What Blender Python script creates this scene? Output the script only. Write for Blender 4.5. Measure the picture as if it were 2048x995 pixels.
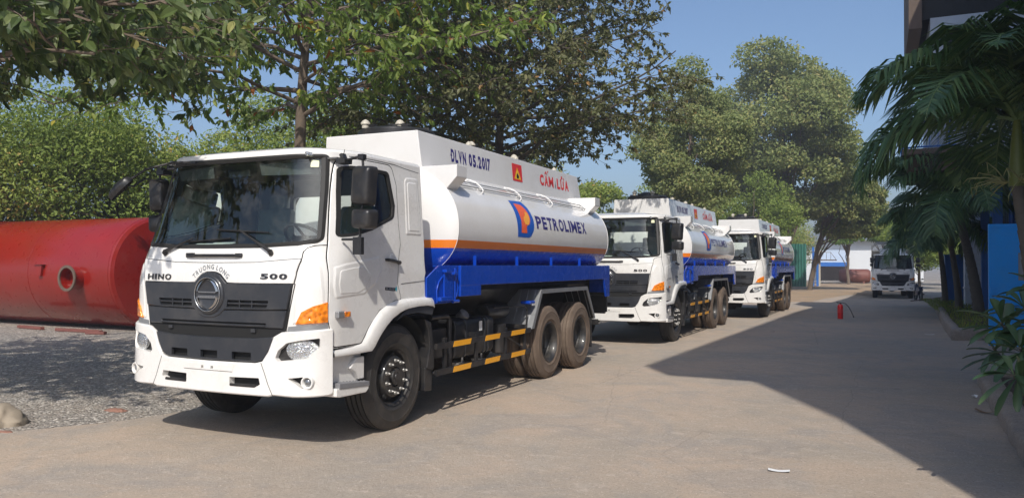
import bpy, bmesh, math, random
import numpy as np
from mathutils import Vector, Matrix
from mathutils.geometry import delaunay_2d_cdt
for o in list(bpy.data.objects): bpy.data.objects.remove(o)
SC = bpy.context.scene; COL = SC.collection
PI = math.pi; rad = math.radians
# ---------------- camera, world, sun, exposure
cam = bpy.data.cameras.new('camera'); camo = bpy.data.objects.new('camera', cam); COL.objects.link(camo)
cam.sensor_width = 36.0; cam.lens = 1559.9 / 2048 * 36.0; cam.clip_start = 0.05; cam.clip_end = 3000
_R = (0.90484823, 0.42570661, 0.00485334); _U = (0.00384931, -0.01958019, 0.99980088); _F = (-0.42571688, 0.90464938, 0.01935577)
camo.matrix_world = Matrix(((_R[0], _U[0], -_F[0], 0), (_R[1], _U[1], -_F[1], 0), (_R[2], _U[2], -_F[2], 1.70), (0, 0, 0, 1)))
SC.camera = camo
LD = Vector((-0.36, 0.95, -0.97)).normalized()          # direction the sunlight travels
EL = math.asin(-LD.z); AZ = math.atan2(-LD.x, -LD.y)
w = bpy.data.worlds.new('World'); SC.world = w; w.use_nodes = True
nt = w.node_tree; bg = nt.nodes['Background']; sky = nt.nodes.new('ShaderNodeTexSky'); sky.sky_type = 'NISHITA'; sky.sun_disc = False
sky.sun_elevation = EL; sky.sun_rotation = AZ; sky.air_density = 1.0; sky.dust_density = 2.6; sky.ozone_density = 5.0; sky.altitude = 0
nt.links.new(sky.outputs[0], bg.inputs[0]); bg.inputs[1].default_value = 0.14
sl = bpy.data.lights.new('sun', 'SUN'); sl.energy = 3.85; sl.angle = rad(0.55); sl.color = (1.0, 0.945, 0.86)
so = bpy.data.objects.new('sun', sl); COL.objects.link(so); so.rotation_euler = LD.to_track_quat('-Z', 'Y').to_euler(); so.location = (20, -40, 60)
SC.view_settings.view_transform = 'Standard'; SC.view_settings.look = 'None'; SC.view_settings.exposure = 0.08; SC.view_settings.gamma = 1.0
try: SC.view_settings.use_curve_mapping = False
except Exception: pass
random.seed(7); rng = np.random.default_rng(11)

# ---------------- materials
def mat(name, col, rough=.5, metal=0., var=0., vscale=4., bump=0., bscale=40., coat=0., spec=.5, dust=None, dscale=2., rvar=0.):
    m = bpy.data.materials.new(name); m.use_nodes = True; t = m.node_tree; b = t.nodes['Principled BSDF']
    b.inputs['Base Color'].default_value = (*col, 1); b.inputs['Roughness'].default_value = rough; b.inputs['Metallic'].default_value = metal
    b.inputs['Coat Weight'].default_value = coat; b.inputs['Coat Roughness'].default_value = .06; b.inputs['Specular IOR Level'].default_value = spec
    tc = t.nodes.new('ShaderNodeTexCoord')
    out = None
    if var > 0 or dust:
        n = t.nodes.new('ShaderNodeTexNoise'); n.inputs['Scale'].default_value = vscale; n.inputs['Detail'].default_value = 6; n.inputs['Roughness'].default_value = .65
        t.links.new(tc.outputs['Object'], n.inputs['Vector'])
        mx = t.nodes.new('ShaderNodeMix'); mx.data_type = 'RGBA'
        mx.inputs[6].default_value = (*[c * (1 - var) for c in col], 1); mx.inputs[7].default_value = (*[min(1, c * (1 + var)) for c in col], 1)
        t.links.new(n.outputs[0], mx.inputs[0]); out = mx.outputs[2]
        if dust:
            n2 = t.nodes.new('ShaderNodeTexNoise'); n2.inputs['Scale'].default_value = dscale; n2.inputs['Detail'].default_value = 8; n2.inputs['Roughness'].default_value = .7
            t.links.new(tc.outputs['Object'], n2.inputs['Vector'])
            r = t.nodes.new('ShaderNodeMapRange'); r.inputs[1].default_value = .45; r.inputs[2].default_value = .75; r.inputs[3].default_value = 0; r.inputs[4].default_value = dust[3]
            t.links.new(n2.outputs[0], r.inputs[0])
            m2 = t.nodes.new('ShaderNodeMix'); m2.data_type = 'RGBA'; m2.inputs[7].default_value = (*dust[:3], 1)
            t.links.new(r.outputs[0], m2.inputs[0]); t.links.new(out, m2.inputs[6]); out = m2.outputs[2]
        t.links.new(out, b.inputs['Base Color'])
    if rvar > 0:
        n3 = t.nodes.new('ShaderNodeTexNoise'); n3.inputs['Scale'].default_value = 6; n3.inputs['Detail'].default_value = 5
        t.links.new(tc.outputs['Object'], n3.inputs['Vector']); r = t.nodes.new('ShaderNodeMapRange')
        r.inputs[3].default_value = max(0, rough - rvar); r.inputs[4].default_value = rough + rvar
        t.links.new(n3.outputs[0], r.inputs[0]); t.links.new(r.outputs[0], b.inputs['Roughness'])
    if bump > 0:
        n4 = t.nodes.new('ShaderNodeTexNoise'); n4.inputs['Scale'].default_value = bscale; n4.inputs['Detail'].default_value = 5
        t.links.new(tc.outputs['Object'], n4.inputs['Vector']); bp = t.nodes.new('ShaderNodeBump'); bp.inputs['Strength'].default_value = bump; bp.inputs['Distance'].default_value = .01
        t.links.new(n4.outputs[0], bp.inputs['Height']); t.links.new(bp.outputs[0], b.inputs['Normal'])
    return m
def glass(name, tint, gl=.0, rough=.01, dirt=0.):
    m = bpy.data.materials.new(name); m.use_nodes = True; t = m.node_tree; t.nodes.remove(t.nodes['Principled BSDF']); o = t.nodes['Material Output']
    tr = t.nodes.new('ShaderNodeBsdfTransparent'); tr.inputs[0].default_value = (*tint, 1)
    g = t.nodes.new('ShaderNodeBsdfGlossy'); g.inputs['Roughness'].default_value = rough; g.inputs[0].default_value = (.95, 1, .98, 1)
    lw = t.nodes.new('ShaderNodeFresnel'); lw.inputs[0].default_value = 1.52
    ad = t.nodes.new('ShaderNodeMath'); ad.operation = 'MULTIPLY_ADD'; ad.inputs[1].default_value = 1.25; ad.inputs[2].default_value = gl
    t.links.new(lw.outputs[0], ad.inputs[0])
    mx = t.nodes.new('ShaderNodeMixShader'); t.links.new(ad.outputs[0], mx.inputs[0]); t.links.new(tr.outputs[0], mx.inputs[1]); t.links.new(g.outputs[0], mx.inputs[2])
    last = mx.outputs[0]
    if dirt > 0:
        tc = t.nodes.new('ShaderNodeTexCoord'); n = t.nodes.new('ShaderNodeTexNoise'); n.inputs['Scale'].default_value = 5; n.inputs['Detail'].default_value = 9; n.inputs['Roughness'].default_value = .75
        t.links.new(tc.outputs['Object'], n.inputs[0]); r = t.nodes.new('ShaderNodeMapRange'); r.inputs[1].default_value = .48; r.inputs[2].default_value = .8; r.inputs[4].default_value = dirt
        t.links.new(n.outputs[0], r.inputs[0]); d = t.nodes.new('ShaderNodeBsdfDiffuse'); d.inputs[0].default_value = (.45, .42, .36, 1)
        m2 = t.nodes.new('ShaderNodeMixShader'); t.links.new(r.outputs[0], m2.inputs[0]); t.links.new(last, m2.inputs[1]); t.links.new(d.outputs[0], m2.inputs[2]); last = m2.outputs[0]
    t.links.new(last, o.inputs[0]); return m
def lensmat(name, col, metal, rough, vs, strength=.8):
    m = mat(name, col, rough, metal, coat=1.0); t = m.node_tree; b = t.nodes['Principled BSDF']
    tc = t.nodes.new('ShaderNodeTexCoord'); v = t.nodes.new('ShaderNodeTexVoronoi'); v.inputs['Scale'].default_value = vs; v.feature = 'SMOOTH_F1'
    t.links.new(tc.outputs['Object'], v.inputs['Vector']); bp = t.nodes.new('ShaderNodeBump'); bp.inputs['Strength'].default_value = strength; bp.inputs['Distance'].default_value = .02
    t.links.new(v.outputs[0], bp.inputs['Height']); t.links.new(bp.outputs[0], b.inputs['Normal'])
    r = t.nodes.new('ShaderNodeMapRange'); r.inputs[1].default_value = 0; r.inputs[2].default_value = .7; r.inputs[3].default_value = .45; r.inputs[4].default_value = 1.25
    mv = t.nodes.new('ShaderNodeVectorMath'); mv.operation = 'SCALE'; mv.inputs[0].default_value = col
    t.links.new(v.outputs[0], r.inputs[0]); t.links.new(r.outputs[0], mv.inputs['Scale']); t.links.new(mv.outputs[0], b.inputs['Base Color'])
    return m
M = {}
M['white'] = mat('white_paint', (.80, .785, .755), .28, coat=.6, var=.02, vscale=1.2, dust=(.50, .44, .36, .30), dscale=2.3, rvar=.08, bump=.02, bscale=2.5)
M['tankwhite'] = mat('tank_white_paint', (.79, .78, .765), .22, coat=.7, var=.015, vscale=1., dust=(.52, .47, .40, .22), dscale=1.7, bump=.05, bscale=2.2, rvar=.07)
M['orange'] = mat('orange_paint', (.86, .22, .015), .25, coat=.6)
M['blue'] = mat('blue_paint', (.0015, .050, .42), .27, coat=.5, var=.08, vscale=3, bump=.03, bscale=5, dust=(.03, .09, .36, .12), rvar=.06)
M['navy'] = mat('navy_lettering', (.035, .025, .18), .4)
M['red'] = mat('red_lettering', (.72, .03, .03), .4)
M['logored'] = mat('logo_orange_red', (.85, .13, .04), .4)
M['logoyel'] = mat('logo_amber', (.93, .42, .05), .4)
M['logoblue'] = mat('logo_blue', (.01, .10, .48), .35)
M['yellow'] = mat('yellow_sign', (.90, .55, .02), .4)
M['black'] = mat('black_plastic', (.018, .018, .020), .38, var=.3, vscale=8, dust=(.2, .17, .13, .18), dscale=5, bump=.05, bscale=120)
M['grille'] = mat('charcoal_grille_plastic', (.026, .029, .036), .36, coat=.2, var=.12, vscale=5, dust=(.25, .22, .18, .15), dscale=3)
M['gap'] = mat('gap_black', (.008, .008, .008), .8)
M['rubber'] = mat('seal_rubber', (.02, .019, .018), .6)
M['tyre'] = mat('tyre_black', (.030, .028, .027), .6, var=.2, vscale=3, dust=(.16, .135, .11, .35), dscale=5, bump=.15, bscale=90)
M['tyredust'] = mat('tyre_dusty_brown', (.135, .098, .072), .88, var=.25, vscale=5, dust=(.24, .19, .15, .6), dscale=4, bump=.25, bscale=90)
M['chassis'] = mat('chassis_black', (.014, .014, .016), .42, var=.4, vscale=4, dust=(.18, .15, .12, .3), dscale=4, bump=.05, bscale=60)
M['rim'] = mat('rim_black', (.018, .018, .019), .5, var=.3, vscale=9, dust=(.2, .16, .12, .3), dscale=9, coat=.3)
M['steel'] = mat('nut_steel', (.42, .41, .39), .42, .7, var=.15, vscale=20)
M['chrome'] = mat('chrome', (.50, .50, .50), .22, 1.)
M['darkchrome'] = mat('dark_chrome', (.10, .09, .09), .2, .9)
M['amber'] = lensmat('amber_lens', (.95, .26, .01), .1, .12, 26, .9)
M['head'] = lensmat('headlamp_reflector', (.66, .67, .67), .85, .10, 85, .8)
M['lens'] = mat('fog_lens', (.22, .23, .24), .12, .6, coat=1.0)
M['glass'] = glass('windscreen_glass', (.74, .84, .80), gl=.01, dirt=.10)
M['sglass'] = glass('side_glass', (.55, .62, .60), gl=.02, dirt=.05)
M['liner'] = mat('cab_liner', (.12, .12, .12), .8, var=.1)
M['seat'] = mat('seat_wrapped_in_plastic', (.16, .19, .18), .25, var=.4, vscale=6, bump=.5, bscale=12)
M['paper'] = mat('paper', (.8, .8, .78), .6)
M['galv'] = mat('galvanised_steel', (.33, .34, .35), .45, .5, var=.35, vscale=14, dust=(.15, .13, .11, .4), dscale=7)
M['tread'] = mat('step_tread', (.22, .22, .23), .6, var=.2, vscale=40, bump=.6, bscale=120)
M['beige'] = mat('cream_plastic', (.50, .46, .38), .5)
M['reflect'] = mat('orange_reflective_tape', (.92, .42, .01), .35, coat=.3, var=.04)
M['sticker'] = mat('sticker_pale', (.75, .75, .5), .5)
M['teal'] = mat('teal_badge', (.05, .45, .55), .3, coat=.5)

# ---------------- mesh helpers
def newobj(name, me, parent=None):
    o = bpy.data.objects.new(name, me); COL.objects.link(o)
    if parent is not None: o.parent = parent
    return o
def empty(name, loc=(0, 0, 0), rz=0.):
    o = bpy.data.objects.new(name, None); COL.objects.link(o); o.location = loc; o.rotation_euler = (0, 0, rz); o.empty_display_size = .2; return o
def tag(o, label=None, cat=None, group=None, kind=None):
    if label: o['label'] = label
    if cat: o['category'] = cat
    if group: o['group'] = group
    if kind: o['kind'] = kind
    return o
class MB:
    def __init__(s): s.v = []; s.f = []; s.m = []; s.n = 0
    def add(s, vs, fs, mi=0):
        b = len(s.v); s.v += [tuple(p) for p in vs]; s.f += [tuple(i + b for i in f) for f in fs]; s.m += [mi] * len(fs); return s
    def box(s, c, d, mi=0, rz=0., rx=0., ry=0.):
        h = [x / 2 for x in d]; R = Matrix.Rotation(rz, 3, 'Z') @ Matrix.Rotation(ry, 3, 'Y') @ Matrix.Rotation(rx, 3, 'X')
        vs = [Vector(c) + R @ Vector((x * h[0], y * h[1], z * h[2])) for x in (-1, 1) for y in (-1, 1) for z in (-1, 1)]
        return s.add(vs, [(0, 1, 3, 2), (4, 6, 7, 5), (0, 4, 5, 1), (2, 3, 7, 6), (0, 2, 6, 4), (1, 5, 7, 3)], mi)
    def rings(s, c, nn, prof, seg=28, mi=0):
        nn = Vector(nn).normalized(); u = nn.orthogonal().normalized(); q = nn.cross(u); c = Vector(c); n = len(prof); vs = []
        for k in range(seg):
            a = 2 * PI * k / seg
            for r, t in prof: vs.append(c + nn * t + (u * math.cos(a) + q * math.sin(a)) * r)
        return s.add(vs, [(k * n + i, k * n + i + 1, ((k + 1) % seg) * n + i + 1, ((k + 1) % seg) * n + i) for k in range(seg) for i in range(n - 1)], mi)
    def bb(s, x0, x1, y0, y1, z0, z1, mi=0): return s.box(((x0 + x1) / 2, (y0 + y1) / 2, (z0 + z1) / 2), (x1 - x0, y1 - y0, z1 - z0), mi)
    def prism(s, poly, ax, a, b, mi=0):
        n = len(poly)
        def P(p, t): return {'x': (t, p[0], p[1]), 'y': (p[0], t, p[1]), 'z': (p[0], p[1], t)}[ax]
        vs = [P(p, a) for p in poly] + [P(p, b) for p in poly]
        return s.add(vs, [tuple(range(n))[::-1], tuple(range(n, 2 * n))] + [(i, (i + 1) % n, n + (i + 1) % n, n + i) for i in range(n)], mi)
    def tube(s, path, r, seg=8, mi=0, cap=True, closed=False):
        path = [Vector(p) for p in path]; n = len(path); rs = r if isinstance(r, (list, tuple)) else [r] * n
        vs = []; up = None
        for i, p in enumerate(path):
            if closed: t = path[(i + 1) % n] - path[i - 1]
            else: t = path[min(i + 1, n - 1)] - path[max(i - 1, 0)]
            t = t.normalized() if t.length > 1e-9 else Vector((0, 0, 1))
            if up is None:
                up = t.orthogonal().normalized()
            else:
                up = (up - t * up.dot(t)); up = up.normalized() if up.length > 1e-6 else t.orthogonal().normalized()
            q = t.cross(up)
            for k in range(seg):
                a = 2 * PI * k / seg; vs.append(p + (up * math.cos(a) + q * math.sin(a)) * rs[i])
        fs = []; R = n if closed else n - 1
        for i in range(R):
            for k in range(seg):
                a = i * seg + k; b = i * seg + (k + 1) % seg; j = ((i + 1) % n) * seg
                fs.append((a, b, j + (k + 1) % seg, j + k))
        if cap and not closed: fs += [tuple(range(seg))[::-1], tuple((n - 1) * seg + k for k in range(seg))]
        return s.add(vs, fs, mi)
    def cyl(s, p, q, r, seg=16, mi=0, r2=None): return s.tube([p, q], [r, r if r2 is None else r2], seg, mi)
    def lathe(s, prof, c, ax='x', seg=48, mi=0, arc=None, flip=1):
        # prof: (r, t) along axis
        vs = []; n = len(prof)
        for k in range(seg):
            a = 2 * PI * k / seg; ca, sa = math.cos(a), math.sin(a)
            for r, t in prof:
                if ax == 'x': vs.append((c[0] + t * flip, c[1] + r * ca, c[2] + r * sa))
                elif ax == 'y': vs.append((c[0] + r * ca, c[1] + t * flip, c[2] + r * sa))
                else: vs.append((c[0] + r * ca, c[1] + r * sa, c[2] + t * flip))
        fs = []; 
        for k in range(seg):
            for i in range(n - 1):
                a = k * n + i; b = ((k + 1) % seg) * n + i; fs.append((a, a + 1, b + 1, b))
        mis = [mi[i] if isinstance(mi, list) else mi for k in range(seg) for i in range(n - 1)]
        b0 = len(s.v); s.v += vs; s.f += [tuple(i + b0 for i in f) for f in fs]; s.m += mis; return s
    def build(s, name, mats, parent=None, ang=35, bevel=0., seg=2, recalc=True, flat=False):
        me = bpy.data.meshes.new(name); me.from_pydata(s.v, [], s.f); 
        for m in (mats if isinstance(mats, list) else [mats]): me.materials.append(m)
        me.polygons.foreach_set('material_index', s.m); me.update()
        if recalc:
            bm = bmesh.new(); bm.from_mesh(me); bmesh.ops.recalc_face_normals(bm, faces=bm.faces); bm.to_mesh(me); bm.free()
        if not flat: me.shade_smooth(); me.set_sharp_from_angle(angle=rad(ang))
        o = newobj(name, me, parent)
        if bevel > 0:
            b = o.modifiers.new('bevel', 'BEVEL'); b.width = bevel; b.segments = seg; b.limit_method = 'ANGLE'; b.angle_limit = rad(40); b.harden_normals = True
        return o
def rp(pts, r=.02, n=5):
    """round the corners of a 2-D polygon; a point may carry its own radius as a third number"""
    out = []; N = len(pts)
    for i in range(N):
        p = Vector(pts[i][:2]); a = Vector(pts[i - 1][:2]); b = Vector(pts[(i + 1) % N][:2]); rr = pts[i][2] if len(pts[i]) > 2 else r
        if rr <= 0: out.append(tuple(p)); continue
        da = (a - p); db = (b - p); la, lb = da.length, db.length
        if la < 1e-6 or lb < 1e-6: continue
        da /= la; db /= lb; ang = da.angle(db)
        if ang > PI - .02: out.append(tuple(p)); continue
        d = min(rr / math.tan(ang / 2), la * .48, lb * .48)
        for k in range(n + 1):
            t = k / n; q = (p + da * d) * (1 - t) ** 2 + p * 2 * t * (1 - t) + (p + db * d) * t * t; out.append(tuple(q))
    return out
def resample(poly, step):
    out = []; n = len(poly)
    for i in range(n):
        a = Vector(poly[i]); b = Vector(poly[(i + 1) % n]); L = (b - a).length
        if L < 1e-5: continue
        k = max(1, int(math.ceil(L / step)))
        for j in range(k): out.append(tuple(a + (b - a) * (j / k)))
    return out
def inpoly(P, poly):
    x, y = P[:, 0], P[:, 1]; c = np.zeros(len(P), bool); n = len(poly); j = n - 1
    for i in range(n):
        xi, yi = poly[i]; xj, yj = poly[j]
        if yi != yj: c ^= ((yi > y) != (yj > y)) & (x < (xj - xi) * (y - yi) / (yj - yi) + xi)
        j = i
    return c
def area(poly): return .5 * sum(poly[i - 1][0] * poly[i][1] - poly[i][0] * poly[i - 1][1] for i in range(len(poly)))
def offs(poly, d):
    """move each point inward (d>0) of a polygon"""
    if area(poly) < 0: poly = poly[::-1]
    n = len(poly); out = []
    for i in range(n):
        a = Vector(poly[i - 1]); p = Vector(poly[i]); b = Vector(poly[(i + 1) % n])
        t1 = (p - a).normalized(); t2 = (b - p).normalized(); nn = Vector((-t1.y - t2.y, t1.x + t2.x))
        if nn.length < 1e-6: nn = Vector((-t1.y, t1.x))
        nn.normalize(); k = max(.5, nn.dot(Vector((-t1.y, t1.x)))); out.append(tuple(p + nn * (d / k)))
    return out
def cdt(outer, holes, step):
    loops = [outer] + holes; pts = []; eds = []
    for l in loops:
        b = len(pts); pts += l; eds += [(b + i, b + (i + 1) % len(l)) for i in range(len(l))]
    A = np.array(outer); x0, y0 = A.min(0); x1, y1 = A.max(0)
    gx = np.arange(x0 + step / 2, x1, step); gy = np.arange(y0 + step / 2, y1, step)
    if len(gx) * len(gy):
        G = np.stack(np.meshgrid(gx, gy), -1).reshape(-1, 2); k = inpoly(G, outer)
        for h in holes: k &= ~inpoly(G, h)
        G = G[k]; B = np.array(pts)
        if len(G):
            d = np.min(((G[:, None] - B[None]) ** 2).sum(-1), 1); G = G[d > (step * .35) ** 2]
            pts = pts + [tuple(g) for g in G]
    v, e, f, *_ = delaunay_2d_cdt([Vector(p) for p in pts], eds, [], 0, 1e-6)
    v = [tuple(p) for p in v]; C = np.array([[(v[i][0] + v[j][0] + v[k][0]) / 3, (v[i][1] + v[j][1] + v[k][1]) / 3] for i, j, k in f])
    k = inpoly(C, outer)
    for h in holes: k &= ~inpoly(C, h)
    return v, [t for t, q in zip(f, k) if q]
# ---------------- lettering
def glyphs(body, bold=.0, base='H'):
    """flat triangulated lettering with capital height 1 and left edge 0 -> (verts, tris, width)"""
    bars = []
    if 'Đ' in body: bars = [body.index('Đ')]; body = body.replace('Đ', 'D')
    c = bpy.data.curves.new('lettering', 'FONT'); c.body = body; c.offset = bold; c.resolution_u = 3; c.fill_mode = 'FRONT'
    o = bpy.data.objects.new('lettering', c); COL.objects.link(o); dg = bpy.context.evaluated_depsgraph_get()
    me = bpy.data.meshes.new_from_object(o.evaluated_get(dg)); bm = bmesh.new(); bm.from_mesh(me); bmesh.ops.triangulate(bm, faces=bm.faces)
    V = [(v.co.x, v.co.y) for v in bm.verts]; T = [tuple(v.index for v in f.verts) for f in bm.faces]; bm.free()
    bpy.data.objects.remove(o); bpy.data.curves.remove(c); bpy.data.meshes.remove(me)
    if bars: n = len(V); V += [(-.07, .30), (.24, .30), (.24, .41), (-.07, .41)]; T += [(n, n + 1, n + 2), (n, n + 2, n + 3)]
    x0 = min(v[0] for v in V); k = 1 / (.682 + 2 * bold)
    V = [((v[0] - x0) * k, (v[1] + bold) * k) for v in V]; return V, T, max(v[0] for v in V)
def lettering(name, body, width, height, fn, m, parent, bold=.02, thick=0., cuts=None):
    V, T, w = glyphs(body, bold)
    bm = bmesh.new(); vs = [bm.verts.new((x * width / w, y * height, 0)) for x, y in V]
    for t in T:
        try: bm.faces.new([vs[i] for i in t])
        except ValueError: pass
    if cuts is not None:
        for cy in cuts:
            bmesh.ops.bisect_plane(bm, geom=bm.verts[:] + bm.edges[:] + bm.faces[:], plane_co=(0, cy, 0), plane_no=(0, 1, 0))
    bm.verts.index_update(); P = [(v.co.x, v.co.y) for v in bm.verts]; F = [tuple(v.index for v in f.verts) for f in bm.faces]
    if thick > 0:
        be = [tuple(v.index for v in e.verts) for e in bm.edges if len(e.link_faces) == 1]; n = len(P)
        vv = [fn(a, b, thick) for a, b in P] + [fn(a, b, 0) for a, b in P]; F = F + [(a, b, b + n, a + n) for a, b in be]
    else: vv = [fn(a, b, 0) for a, b in P]
    bm.free(); mb = MB().add(vv, F); return mb.build(name, m, parent, recalc=False, flat=True)

WID = {'I': .34, 'M': 1.22, 'L': .82, 'E': .84, 'T': .9, '.': .3, ' ': .42, '1': .40, 'Ơ': 1., 'Đ': 1.08}
def letters(name, body, a0, width, height, mk, m, parent, bold=.02, gap=.2, thick=0., cuts=None):
    """separate letters side by side, each stretched to its own share of the width; mk(a) gives the mapping for a letter starting at a"""
    ws_ = [WID.get(c, 1.) for c in body]; k = width / (sum(ws_) + gap * (len(body) - 1)); x = a0
    for c, w_ in zip(body, ws_):
        if c != ' ': lettering(name, c, w_ * k, height, mk(x), m, parent, bold=bold * (.3 if c == 'M' else 1), thick=thick, cuts=cuts)
        x += (w_ + gap) * k
# ---------------- cab surface: (u, z) -> point; u unrolled round the cab from the front centre
def lerp(z, pts): return float(np.interp(z, [p[0] for p in pts], [p[1] for p in pts]))
def cW(z): return lerp(z, [(0.5, 1.22), (1.6, 1.215), (1.9, 1.195), (2.7, 1.135)])
def cY(z): return lerp(z, [(0.5, -1.34), (1.55, -1.335), (1.70, -1.32), (1.80, -1.30), (1.90, -1.27), (2.70, -1.08), (2.85, -1.05)])
def cR(z): return lerp(z, [(1.5, .30), (1.9, .50), (2.7, .60)])
def rX(z): return lerp(z, [(1.6, .30), (1.9, .38), (2.7, .46)])
def yq(z): return cY(z) + .055 * ((cW(z) - rX(z)) / .9) ** 2
def P0(u, z):
    s = -1 if u < 0 else 1; u = abs(u); w = cW(z); RX = rX(z)
    if u <= .9: x = u / .9 * (w - RX); y = cY(z) + .055 * (x / .9) ** 2
    elif u <= 1.35:
        f = (u - .9) / .45 * PI / 2; x = w - RX + RX * math.sin(f); y = yq(z) + cR(z) * (1 - math.cos(f))
    else: x = w; y = yq(z) + cR(z) + (u - 1.35)
    return Vector((s * x, y, z))
def PN(u, z):
    e = .004; a = P0(u + e, z) - P0(u - e, z); b = P0(u, z + e) - P0(u, z - e); n = a.cross(b); n.normalize(); return n
def PS(u, z, off=0.): p = P0(u, z); return p if off == 0 else p + PN(u, z) * off
def f2u(x, z):
    s = -1 if x < 0 else 1; x = abs(x); RX = rX(z); a = cW(z) - RX
    return s * (x / a * .9 if x <= a else .9 + math.asin(min(1, (x - a) / RX)) / (PI / 2) * .45)
def s2u(y, z):
    y0 = yq(z)
    if y >= y0 + cR(z): return 1.35 + (y - y0 - cR(z))
    return .9 + math.acos(max(-1, min(1, 1 - (y - y0) / cR(z)))) / (PI / 2) * .45
def FP(*pts): return [(f2u(p[0], p[1]), p[1], *p[2:]) for p in pts]
def SP(*pts): return [(s2u(p[0], p[1]), p[1], *p[2:]) for p in pts]
def mirror_pts(pts): return pts + [(-p[0], *p[1:]) for p in pts[::-1] if abs(p[0]) > 1e-6]
def patch(name, outer, holes, off, m, parent, skirt=0., step=.05, mirror=False, slope=0., rise=0., surf=None, dome=None, edge=.0):
    """a sheet on the cab surface with real edges: outer/holes are (u, z) loops"""
    S = surf or PS; sx = -1 if mirror else 1
    outer = resample(outer, step * .7); holes = [resample(h, step * .7) for h in holes]
    if area(outer) < 0: outer = outer[::-1]
    mb = MB(); core = outer; offc = off
    if slope > 0:
        core = offs(outer, slope); offc = off + rise
        n = len(outer); A = [S(u, z, off) for u, z in outer] + [S(u, z, offc) for u, z in core]
        mb.add(A, [(i, (i + 1) % n, n + (i + 1) % n, n + i) for i in range(n)])
    elif edge > 0:
        core = offs(outer, edge); n = len(outer); A = [S(u, z, off - edge) for u, z in outer] + [S(u, z, off) for u, z in core]
        mb.add(A, [(i, (i + 1) % n, n + (i + 1) % n, n + i) for i in range(n)])
    v, f = cdt(core, holes, step)
    mb.add([S(p[0], p[1], offc + (dome(p[0], p[1]) if dome else 0)) for p in v], f)
    if skirt > 0:
        base = off - (edge if edge > 0 else 0)
        for L in [outer] + holes:
            n = len(L); o0 = base if L is outer else offc
            A = [S(u, z, o0) for u, z in L] + [S(u, z, o0 - skirt) for u, z in L]
            fs = [(i, n + i, n + (i + 1) % n, (i + 1) % n) for i in range(n)]
            if L is not outer and area(L) < 0: fs = [q[::-1] for q in fs]
            mb.add(A, fs)
    if mirror: mb.v = [(-p[0], p[1], p[2]) for p in mb.v]
    o = mb.build(name, m, parent, ang=40); return o
def merge_build(mb, name, m, parent): return mb.build(name, m, parent)
def seam(mb, loop, w, off, closed=True, surf=None, mirror=False):
    S = surf or PS; L = resample(loop, .04) if closed else loop
    if closed: a = offs(L, -w); b = offs(L, 0)
    n = len(a); A = [S(u, z, off) for u, z in a] + [S(u, z, off) for u, z in b]
    if mirror: A = [(-p[0], p[1], p[2]) for p in A]
    mb.add(A, [(i, (i + 1) % n, n + (i + 1) % n, n + i) for i in range(n)])
def line(mb, pts, w, off, mirror=False):
    L = []
    for a, b in zip(pts, pts[1:]):
        k = max(1, int((Vector(b[:2]) - Vector(a[:2])).length / .04)); L += [tuple(Vector(a[:2]).lerp(Vector(b[:2]), j / k)) for j in range(k)]
    L.append(tuple(pts[-1][:2])); n = len(L); A = []
    for i, p in enumerate(L):
        t = (Vector(L[min(i + 1, n - 1)]) - Vector(L[max(0, i - 1)])).normalized(); q = Vector((-t.y, t.x)) * w / 2
        A += [PS(p[0] + q.x, p[1] + q.y, off), PS(p[0] - q.x, p[1] - q.y, off)]
    if mirror: A = [(-p[0], p[1], p[2]) for p in A]
    mb.add(A, [(2 * i, 2 * i + 1, 2 * i + 3, 2 * i + 2) for i in range(n - 1)])
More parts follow.
